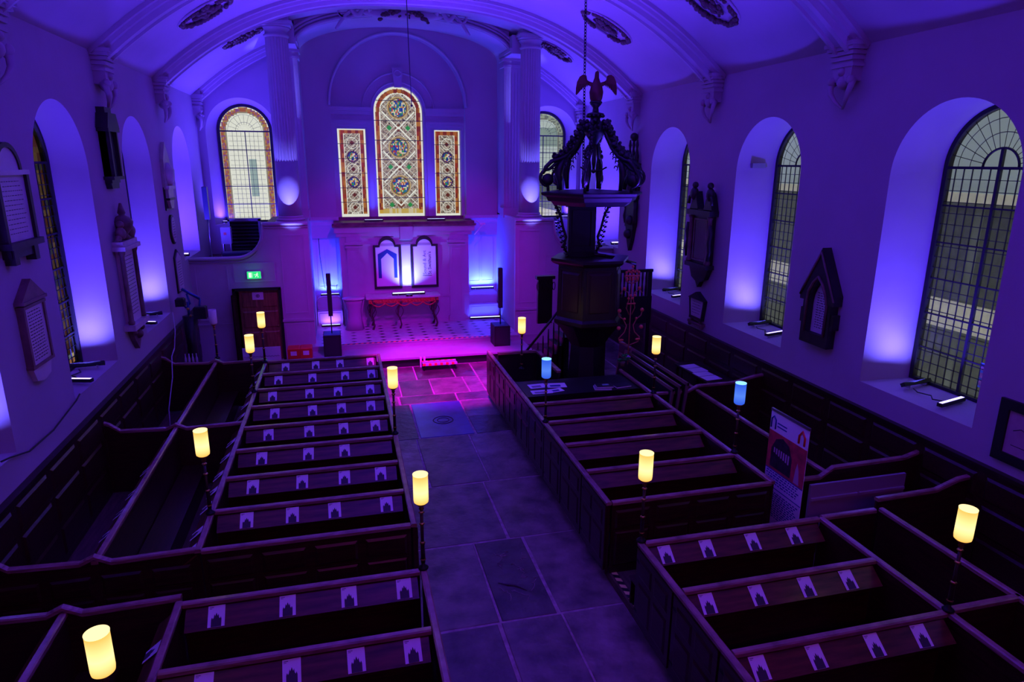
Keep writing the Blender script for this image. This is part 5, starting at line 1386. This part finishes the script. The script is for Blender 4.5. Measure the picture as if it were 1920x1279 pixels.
# ------------------------------------------------------------------ wall monuments
def lines(mb, x0, x1, z0, z1, n, y, seed=1, h=.012):
    rnd = random.Random(seed)
    for i in range(n):
        z = z1-(z1-z0)*(i+.5)/n; x = x0+rnd.uniform(0, .06)*(x1-x0); e = x1-rnd.uniform(0, .12)*(x1-x0)
        while x < e:
            L = rnd.uniform(.025, .07); mb.box(x, min(x+L, e), y-.002, y, z-h/2, z+h/2); x += L+.022
GMN = 'stone monuments on the side walls'
def mon(side, Y, z, label, cat='monument'):
    return thing('wall_monument', label, cat, (XL if side < 0 else XR, Y, z), PI/2 if side < 0 else -PI/2, GMN)
# M1
t = mon(-1, 9.92, 4.41, 'white inscribed tablet with arched head at the upper left edge')
mb = MB(); mb.box(-.42, .42, -.08, 0, .16, 1.02); mb.box(-.47, .47, -.13, 0, 1.0, 1.06); mb.prism([(-.36, 1.06), (.36, 1.06)]+arcp(0, 1.06, .30, 0, 180, 14), -.08, 0); mb.build('tablet', STONE_T, t)
mb = MB(); mb.box(-.45, -.38, -.12, 0, .1, 1.0); mb.box(.38, .45, -.12, 0, .1, 1.0); mb.box(-.48, .48, -.16, 0, .10, .18); mb.prism(arcp(0, 1.06, .34, 0, 180, 14)+arcp(0, 1.06, .28, 180, 0, 14), -.10, 0); mb.build('border', STONE_D, t)
mb = MB(); mb.box(-.40, .40, -.10, 0, -.02, .10); mb.box(-.36, -.24, -.12, 0, -.10, .10); mb.box(.24, .36, -.12, 0, -.10, .10); mb.build('shelf_bracket', STONE_D, t)
mb = MB(); lines(mb, -.28, .28, .25, .95, 12, -.081, 1, .008); mb.build('inscription', INK, t)
# M2
t = mon(-1, 9.92, 2.73, 'pink grey inscribed tablet with pointed pediment, lower left')
mb = MB(); mb.box(-.30, .30, -.07, 0, .22, 1.02); mb.prism([(-.22, .02), (-.05, -.02), (.05, -.02), (.22, .02), (.30, .22), (-.30, .22)], -.06, 0); mb.build('tablet', STONE_T, t)
mb = MB(); mb.prism([(-.36, 1.10), (.36, 1.10), (0, 1.36)], -.10, 0); mb.box(-.34, .34, -.10, 0, 1.0, 1.04); mb.box(-.36, .36, -.12, 0, 1.06, 1.10); mb.box(-.34, .34, -.09, 0, .20, .24); mb.box(-.33, -.28, -.09, 0, .24, 1.0); mb.box(.28, .33, -.09, 0, .24, 1.0); mb.build('border', STONE_B, t)
mb = MB(); lines(mb, -.22, .22, .28, .96, 16, -.071, 2); mb.build('inscription', INK, t)
# M3
t = mon(-1, 14.02, 5.09, 'black slate tablet with hooded top high on the left wall')
mb = MB(); mb.box(-.24, .24, -.12, 0, .10, 1.0); mb.box(-.30, .30, -.18, 0, .16, .22); mb.box(-.24, -.18, -.18, 0, .2, 1.0); mb.box(.18, .24, -.18, 0, .2, 1.0); mb.box(-.32, .32, -.20, 0, 1.0, 1.06); mb.build('tablet', STONE_D, t)
mb = MB(); mb.prism([(-.34, 1.06), (.34, 1.06), (.22, 1.32), (-.22, 1.32)], -.20, 0); mb.box(-.18, .18, -.14, 0, 1.32, 1.42); mb.build('hood', STONE_D, t)
mb = MB(); mb.prism([(-.20, 0), (.20, 0), (.24, .12), (-.24, .12)], -.10, 0); mb.build('apron', STONE_D, t)
# M4
t = mon(-1, 14.1, 2.02, 'large brown marble tablet with urn and cherubs between the left windows')
mb = MB(); mb.box(-.34, .34, -.10, 0, .55, 1.95); mb.build('tablet', STONE_T, t)
mb = MB(); 
for q in (-.40, .40): mb.lathe([(.05, .55), (.06, .60), (.045, .63), (.04, 1.85), (.06, 1.90), (.06, 1.95)], c=(q, -.12, 0), n=10)
mb.build('side_column', STONE_B, t)
mb = MB(); mb.box(-.50, .50, -.22, 0, 1.95, 2.03); mb.box(-.46, .46, -.18, 0, 2.03, 2.12); mb.box(-.50, .50, -.20, 0, .44, .55); mb.build('cornice', STONE_W, t)
mb = MB(); mb.prism([(-.34, .44), (.34, .44), (.20, .20), (0, -.02), (-.20, .20)], -.09, 0); mb.sphere((0, -.10, .28), .09, 7); mb.sphere((-.25, -.1, .36), .06, 6); mb.sphere((.25, -.1, .36), .06, 6); mb.build('apron', STONE_B, t)
mb = MB(); mb.lathe([(.05, 2.12), (.12, 2.16), (.06, 2.22), (.15, 2.34), (.18, 2.46), (.12, 2.54), (.05, 2.58), (.07, 2.62), (.02, 2.80)], c=(0, -.1, 0), n=14); mb.build('urn', STONE_B, t)
for q in (-1, 1):
    mb = MB(); mb.sphere((q*.30, -.12, 2.26), .12, 7, (1.1, .8, 1)); mb.sphere((q*.26, -.12, 2.42), .07, 7); mb.sphere((q*.40, -.11, 2.18), .08, 6, (1.4, .7, .8))
    mb.build('cherub', STONE_B, t)
mb = MB(); lines(mb, -.28, .28, .68, 1.85, 17, -.101, 4); mb.build('inscription', INK, t)
# M5 M6 M7
t = mon(-1, 18.2, 4.42, 'obelisk tablet with pale pointed top on the left wall before the screen')
mb = MB(); mb.prism([(-.38, .55), (.38, .55), (.30, 1.20), (0, 1.60), (-.30, 1.20)], -.08, 0); mb.build('obelisk', mat('pale_green_marble', (.42, .44, .34), .5, var=.15), t)
mb = MB(); mb.lathe([(.12, .58), (.26, .72), (.30, .95), (.20, 1.02), (.08, 1.12)], c=(0, -.08, 0), n=14, sy=.5); mb.box(-.34, .34, -.14, 0, .50, .58); mb.build('urn', STONE_W, t)
mb = MB(); mb.box(-.26, .26, -.10, 0, .26, .50); mb.prism([(-.24, .26), (.24, .26), (.12, .04), (-.12, .04)], -.10, 0); mb.build('apron', STONE_W, t)
mb = MB(); mb.box(-.34, .34, -.03, 0, 0, .55); mb.box(-.28, .28, -.12, 0, .24, .29); mb.build('back_slab', STONE_D, t)
t = mon(-1, 18.2, 3.57, 'small oval tablet below the obelisk tablet')
mb = MB(); mb.M = Matrix.Translation((0, 0, .37)); mb.prism([(.24*math.cos(R(a)), .36*math.sin(R(a))) for a in range(0, 360, 12)], -.05, 0); mb.build('border', STONE_D, t)
mb = MB(); mb.M = Matrix.Translation((0, 0, .37)); mb.prism([(.19*math.cos(R(a)), .31*math.sin(R(a))) for a in range(0, 360, 12)], -.065, -.04); mb.build('tablet', STONE_W, t)
mb = MB(); lines(mb, -.12, .12, .15, .6, 7, -.066, 6); mb.build('inscription', INK, t)
t = mon(-1, 18.3, 2.36, 'white pointed tablet low on the left wall behind the jib stand')
mb = MB(); mb.prism([(-.24, .05), (.24, .05), (.24, .85), (0, 1.0), (-.24, .85)], -.06, 0); mb.build('tablet', STONE_T, t)
mb = MB(); mb.prism([(-.30, 0), (.30, 0), (.30, .90), (0, 1.08), (-.30, .90)], -.035, 0); mb.build('border', STONE_D, t)
mb = MB(); lines(mb, -.18, .18, .15, .8, 10, -.061, 7); mb.build('inscription', INK, t)
# right wall
t = mon(1, 18.3, 3.08, 'tall narrow dark carved monument on the right wall behind the pulpit')
mb = MB(); mb.box(-.28, .28, -.14, 0, .70, 1.55); mb.prism([(-.26, .70), (.26, .70), (.14, .3), (0, 0), (-.14, .3)], -.12, 0); mb.box(-.34, .34, -.20, 0, 1.5, 1.6); mb.build('tablet', STONE_D, t)
mb = MB()
for q in (-1, 1): mb.tube([(q*.3, -.1, .8), (q*.36, -.12, 1.0), (q*.3, -.1, 1.2), (q*.36, -.12, 1.4)], .06, 6)
mb.sphere((0, -.14, .5), .14, 7); mb.sphere((.1, -.14, .9), .14, 7); mb.build('carved_border', STONE_D, t)
mb = MB(); mb.box(-.36, .36, -.16, 0, 1.6, 2.5); mb.sphere((0, -.14, 2.0), .3, 8, (1.2, .6, 1.5)); mb.build('relief_panel', STONE_D, t)
mb = MB()
for q in (-.24, 0, .24): mb.lathe([(.06, 2.5), (.07, 2.7), (.03, 2.9), (.05, 3.0), (.02, 3.15)], c=(q, -.1, 0), n=8)
mb.sphere((0, -.1, 3.22), .12, 7); mb.build('figure', STONE_D, t)
t = mon(1, 14.2, 2.72, 'large dark carved monument with cherubs between two right windows')
mb = MB(); mb.box(-.42, .42, -.12, 0, .55, 1.75); mb.box(-.52, .52, -.24, 0, 1.70, 1.82); mb.box(-.50, .50, -.22, 0, .48, .58); mb.prism([(-.44, .48), (.44, .48), (.30, .22), (.10, .14), (0, 0), (-.10, .14), (-.30, .22)], -.12, 0); mb.build('tablet', STONE_D, t)
mb = MB(); mb.box(-.26, .26, -.135, -.12, .68, 1.58); mb.build('inscribed_panel', mat('black_marble', (.012, .010, .014), .25), t)
mb = MB()
for q in (-.42, .42): mb.lathe([(.07, .58), (.08, .64), (.055, .68), (.05, 1.6), (.08, 1.68)], c=(q, -.15, 0), n=10)
mb.frame(-.30, .30, .64, 1.62, -.12, .035, .03); mb.build('side_column', STONE_B, t)
mb = MB(); mb.box(-.5, .5, -.18, 0, 1.81, 1.84)
mb.prism([(-.5, 1.82)]+[(-.5+.22*i/6, 1.82+.42*math.sin(i/6*PI/2)) for i in range(1, 7)]+[(-.12, 1.82)], -.18, 0)
mb.prism([(.12, 1.82)]+[(.28+.22*i/6, 1.82+.42*math.cos(i/6*PI/2)) for i in range(0, 7)], -.18, 0)
mb.build('broken_pediment', STONE_D, t)
for q in (-1, 1):
    mb = MB(); mb.sphere((q*.36, -.16, 2.18), .12, 7, (1, .8, 1.3)); mb.sphere((q*.34, -.16, 2.38), .075, 7); mb.tube([(q*.36, -.16, 2.2), (q*.5, -.2, 2.1), (q*.52, -.2, 1.95)], .04, 5)
    mb.build('cherub', STONE_D, t)
mb = MB()
mb.tube([(.48, -.18, .7), (.54, -.18, .9), (.48, -.18, 1.1), (.54, -.18, 1.3), (.5, -.18, 1.5)], .05, 6); mb.tube([(-.48, -.18, .7), (-.54, -.18, .9), (-.48, -.18, 1.1), (-.54, -.18, 1.3), (-.5, -.18, 1.5)], .05, 6)
mb.build('hanging_fruit', STONE_D, t)
t = mon(1, 14.22, 1.74, 'small sarcophagus shaped tablet below the large dark monument')
mb = MB(); mb.prism([(-.24, .24), (.24, .24), (.32, .68), (-.32, .68)], -.07, 0); mb.build('tablet', STONE_T, t)
mb = MB(); mb.prism([(-.36, .68), (.36, .68), (0, .86)], -.12, 0); mb.box(-.28, .28, -.10, 0, .18, .24); mb.prism([(-.28, .2), (-.24, .2), (-.32, .68), (-.36, .68)], -.09, 0); mb.prism([(.24, .2), (.28, .2), (.36, .68), (.32, .68)], -.09, 0); mb.build('border', STONE_D, t)
mb = MB(); mb.box(-.34, .34, -.10, 0, .06, .12); mb.sphere((-.28, -.06, .03), .05, 6); mb.sphere((.28, -.06, .03), .05, 6); mb.sphere((-.2, -.06, .15), .04, 6); mb.sphere((.2, -.06, .15), .04, 6); mb.build('shelf', STONE_B, t)
mb = MB(); lines(mb, -.2, .2, .3, .64, 5, -.071, 9); mb.build('inscription', INK, t)
t = mon(1, 9.95, 2.43, 'gothic pointed dark stone tablet with white inscription on the right wall')
mb = MB(); O = [(-.36, .06), (-.36, 0), (.36, 0), (.36, .06), (.36, .35), (.42, .35), (.42, .62), (.36, .62), (.36, .70), (.44, .80), (.44, .95), (0, 1.75), (-.44, .95), (-.44, .80), (-.36, .70), (-.36, .62), (-.42, .62), (-.42, .35), (-.36, .35)]
I = [(-.22, .20), (.22, .20), (.22, .75), (.20, .88), (.15, 1.0), (.08, 1.10), (0, 1.18), (-.08, 1.10), (-.15, 1.0), (-.20, .88), (-.22, .75)]
mb.prism([(-.36, 0), (.36, 0), (.36, .20), (-.36, .20)], -.16, 0); mb.prism([(-.36, .2), (-.22, .2), (-.22, .78), (-.36, .78)], -.16, 0); mb.prism([(.22, .2), (.36, .2), (.36, .78), (.22, .78)], -.16, 0)
mb.box(-.43, -.36, -.14, 0, .35, .62); mb.box(.36, .43, -.14, 0, .35, .62)
for s_ in (-1, 1):
    q = [(s_*.44, .78), (s_*.22, .78), (s_*.20, .90), (s_*.44, .95)]; mb.prism(q if s_ > 0 else q[::-1], -.18, 0)
    q = [(s_*.44, .95), (s_*.20, .90), (s_*.13, 1.04), (0, 1.18), (0, 1.75)]; mb.prism(q if s_ > 0 else q[::-1], -.18, 0)
mb.build('gabled_frame', STONE_D, t)
mb = MB()
for s_ in (-1, 1): mb.tube([(s_*.26, -.17, .2), (s_*.26, -.17, .78), (s_*.22, -.19, .95), (s_*.12, -.19, 1.12), (0, -.19, 1.24)], .025, 6); mb.tube([(s_*.44, -.19, .86), (0, -.19, 1.68)], .02, 5)
mb.build('arch_moulding', STONE_B, t)
mb = MB(); mb.prism(I, -.05, 0); mb.build('tablet', STONE_T, t)
mb = MB(); lines(mb, -.14, .14, .28, .95, 15, -.051, 12, .014); mb.build('inscription', INK, t)
t = mon(1, 5.98, 1.82, 'black framed picture on the right wall at the right edge', 'picture'); t.name = 'framed_picture'
mb = MB(); mb.frame(-.42, .42, 0, .84, 0, .13, .05); mb.build('frame', BLACKWOOD, t)
mb = MB(); mb.box(-.32, .32, -.02, 0, .10, .74); mb.build('print', mat('faded_print', (.45, .28, .34), .5, var=.1), t)
mb = MB(); mb.tube([(-.2, -.022, .45), (-.1, -.022, .5), (0, -.022, .46), (.15, -.022, .5)], .006, 4); mb.box(-.2, .1, -.022, -.02, .25, .26); mb.build('drawing', PRINT, t)
# M11: wall sensor box in the right reveal
t = thing('reveal_box', 'small grey box fixed in the reveal of the middle right window', 'box', (8.75, 13.07, 5.50)); mb = MB(); mb.box(-.16, .16, -.08, .0, 0, .10); mb.build('case', mat('grey_box', (.3, .3, .33), .5), t); mb = MB(); mb.box(.16, .2, -.06, -.02, .03, .07); mb.build('clip', STEEL, t)

# ------------------------------------------------------------------ pull-up banner
t = thing('pull_up_banner', 'tall pull-up banner with red picture and text standing in the right side pew', 'banner', (6.12, 7.72, .1), -PI/2)
w = .43
mb = MB(); mb.boxb(-w-.02, w+.02, -.10, .10, 0, .09, .02); mb.build('base_cassette', STEEL, t)
mb = MB(); mb.box(-w, w, -.004, .004, .08, 1.93); sh = mb.build('banner_sheet', PAPER, t)
mb = MB(); mb.box(-w, w, -.015, .015, 1.92, 1.96); mb.build('top_bar', STEEL, t)
mb = MB(); mb.tube([(0, .03, .08), (0, .03, 1.94)], .010, 6); mb.build('support_pole', STEEL, t)
y = -.006
mb = MB(); mb.box(-w, w, y, -.004, 1.02, 1.62); mb.build('red_picture', mat('banner_red', (.55, .03, .07), .5, var=.5, scale=5), sh)
mb = MB(); mb.prism([(-.34, 1.06), (.14, 1.06), (.14, 1.35), (.05, 1.52), (-.10, 1.58), (-.25, 1.52), (-.34, 1.35)], y-.001, y); mb.build('dark_archway', mat('banner_dark', (.03, .01, .03), .5, var=.8, scale=9), sh)
mb = MB()
for i in range(7): mb.box(-.28+.055*i, -.25+.055*i, y-.002, y-.001, 1.30-.01*i, 1.38)
mb.prism([(.22, 1.04), (.34, 1.04), (.31, 1.25), (.27, 1.36), (.24, 1.25)], y-.002, y-.001); mb.build('light_figures', mat('banner_pink', (.6, .35, .5), .5), sh)
mb = MB(); 
mb.tube([(-.40, y, 1.66), (-.40, y, 1.80), (-.35, y, 1.85), (-.30, y, 1.80), (-.30, y, 1.66)], .014, 4); mb.box(-.26, -.04, y-.001, y, 1.76, 1.78); mb.box(-.26, -.04, y-.001, y, 1.71, 1.73); mb.box(-w, w, y-.001, y, .74, .755); mb.box(-w, w, y-.001, y, 1.005, 1.02)
lines(mb, -.40, .40, .80, 1.0, 5, y, 21, .018); lines(mb, -.40, .40, .28, .70, 12, y, 22, .018); mb.build('text_lines', NAVY, sh)
mb = MB(); mb.tube([(.24, y, 1.66), (.24, y, 1.78), (.30, y, 1.86), (.36, y, 1.78), (.36, y, 1.66)], .018, 5); mb.build('red_arch_mark', RED, sh)

t = thing('window_poster', 'small colourful poster fixed low on the glass of the nearest right window', 'poster', (9.185, 7.42, 2.35), -PI/2)
mb = MB(); mb.box(-.12, .12, -.004, 0, 0, .38); mb.build('sheet', mat('teal_print', (.15, .5, .5), .5), t)
mb = MB()
for i in range(3):
    for j in range(2): mb.box(-.10+.11*j, -.02+.11*j, -.006, -.004, .03+.12*i, .11+.12*i)
mb.build('colour_blocks', mat('warm_print_blocks', (.8, .45, .35), .5, var=.6, scale=12), t)

# ------------------------------------------------------------------ jib stand, wall cables
t = thing('lighting_stand', 'black draped light stand with folded blue lit heads by the left wall', 'stand', (-3.72, 17.2, 0))
mb = MB(); mb.lathe([(.24, 0), (.17, .5), (.13, 1.2), (.16, 1.95)], n=12, flute=1, fd=.02); mb.build('drape', BLACK, t)
mb = MB(); mb.tube([(-.10, 0, 2.62), (.28, 0, 2.36)], .035, 6); mb.tube([(.28, 0, 2.36), (.24, 0, 2.1)], .025, 6); mb.tube([(-.18, 0, 2.35), (-.05, 0, 2.15), (.05, 0, 2.25), (0, 0, 2.5)], .025, 6); mb.tube([(0, 0, 1.9), (0, 0, 2.3)], .03, 6); mb.build('folded_arm', mat('blue_anodised', (.03, .08, .30), .35, .5), t)
mb = MB(); mb.boxb(.12, .40, -.12, .12, 1.88, 2.18, .03); mb.boxb(-.26, -.06, -.1, .1, 2.2, 2.4, .03); mb.build('lamp_head', BLACK, t)
mb = MB(); mb.sphere((.02, -.14, 2.15), .035, 6); mb.sphere((.06, -.14, 1.98), .03, 6); mb.build('brass_knob', BRASS, t)
t = thing('bottle_crate', 'small box of clear bottles behind the far left pews', 'crate', (-3.60, 16.3, 0)); mb = MB(); mb.boxb(-.2, .2, -.15, .15, 0, .95); mb.build('plinth', BLACKWOOD, t)
mb = MB(); 
for i in range(4): mb.lathe([(.03, .95), (.03, 1.12), (.012, 1.18), (.012, 1.24)], c=(-.12+.08*i, 0, 0), n=8)
mb.build('bottles', mat('clear_plastic', (.5, .5, .6), .2), t)
mb = MB(); mb.tube([(-4.03, 8.40, 2.18), (-4.05, 8.66, 2.12), (-4.06, 9.16, 1.98), (-4.06, 9.93, 1.96), (-4.06, 10.84, 2.07), (-4.06, 11.0, 2.12)], .012, 5)
tag(mb.build('wall_cable', BLACK), 'thin black cable sagging under the left windows', 'cable')
mb = MB(); mb.tube([(-4.03, 17.0, 2.10), (-3.98, 16.8, 1.7), (-3.96, 16.4, 1.3), (-3.85, 16.0, 1.48), (-3.84, 15.62, 1.38), (-3.80, 15.3, 1.0), (-3.78, 14.6, .5), (-3.70, 14.2, .12)], .013, 5)
tag(mb.build('pale_cable', mat('pale_cable_sheath', (.5, .45, .55), .5)), 'pale cable running down from the left wall into the pews', 'cable')
mb = MB(); mb.tube([(-.75, 22.36, 3.6), (-.74, 22.34, 2.6), (-.66, 22.30, 1.6), (-.3, 22.28, 1.50), (-.26, 22.28, 1.7)], .010, 5)
tag(mb.build('niche_cable', BLACK), 'thin black cable hanging down the left altar niche', 'cable')
mb = MB(); mb.tube([(4.25, 21.6, 3.75), (4.45, 21.5, 3.62), (4.30, 21.5, 3.45), (4.18, 21.52, 3.30)], .02, 5); mb.box(4.35, 4.55, 21.5, 21.56, 3.62, 3.68)
tag(mb.build('broken_bracket', WHITEP), 'small white bracket hanging off the cornice over the right niche', 'bracket')
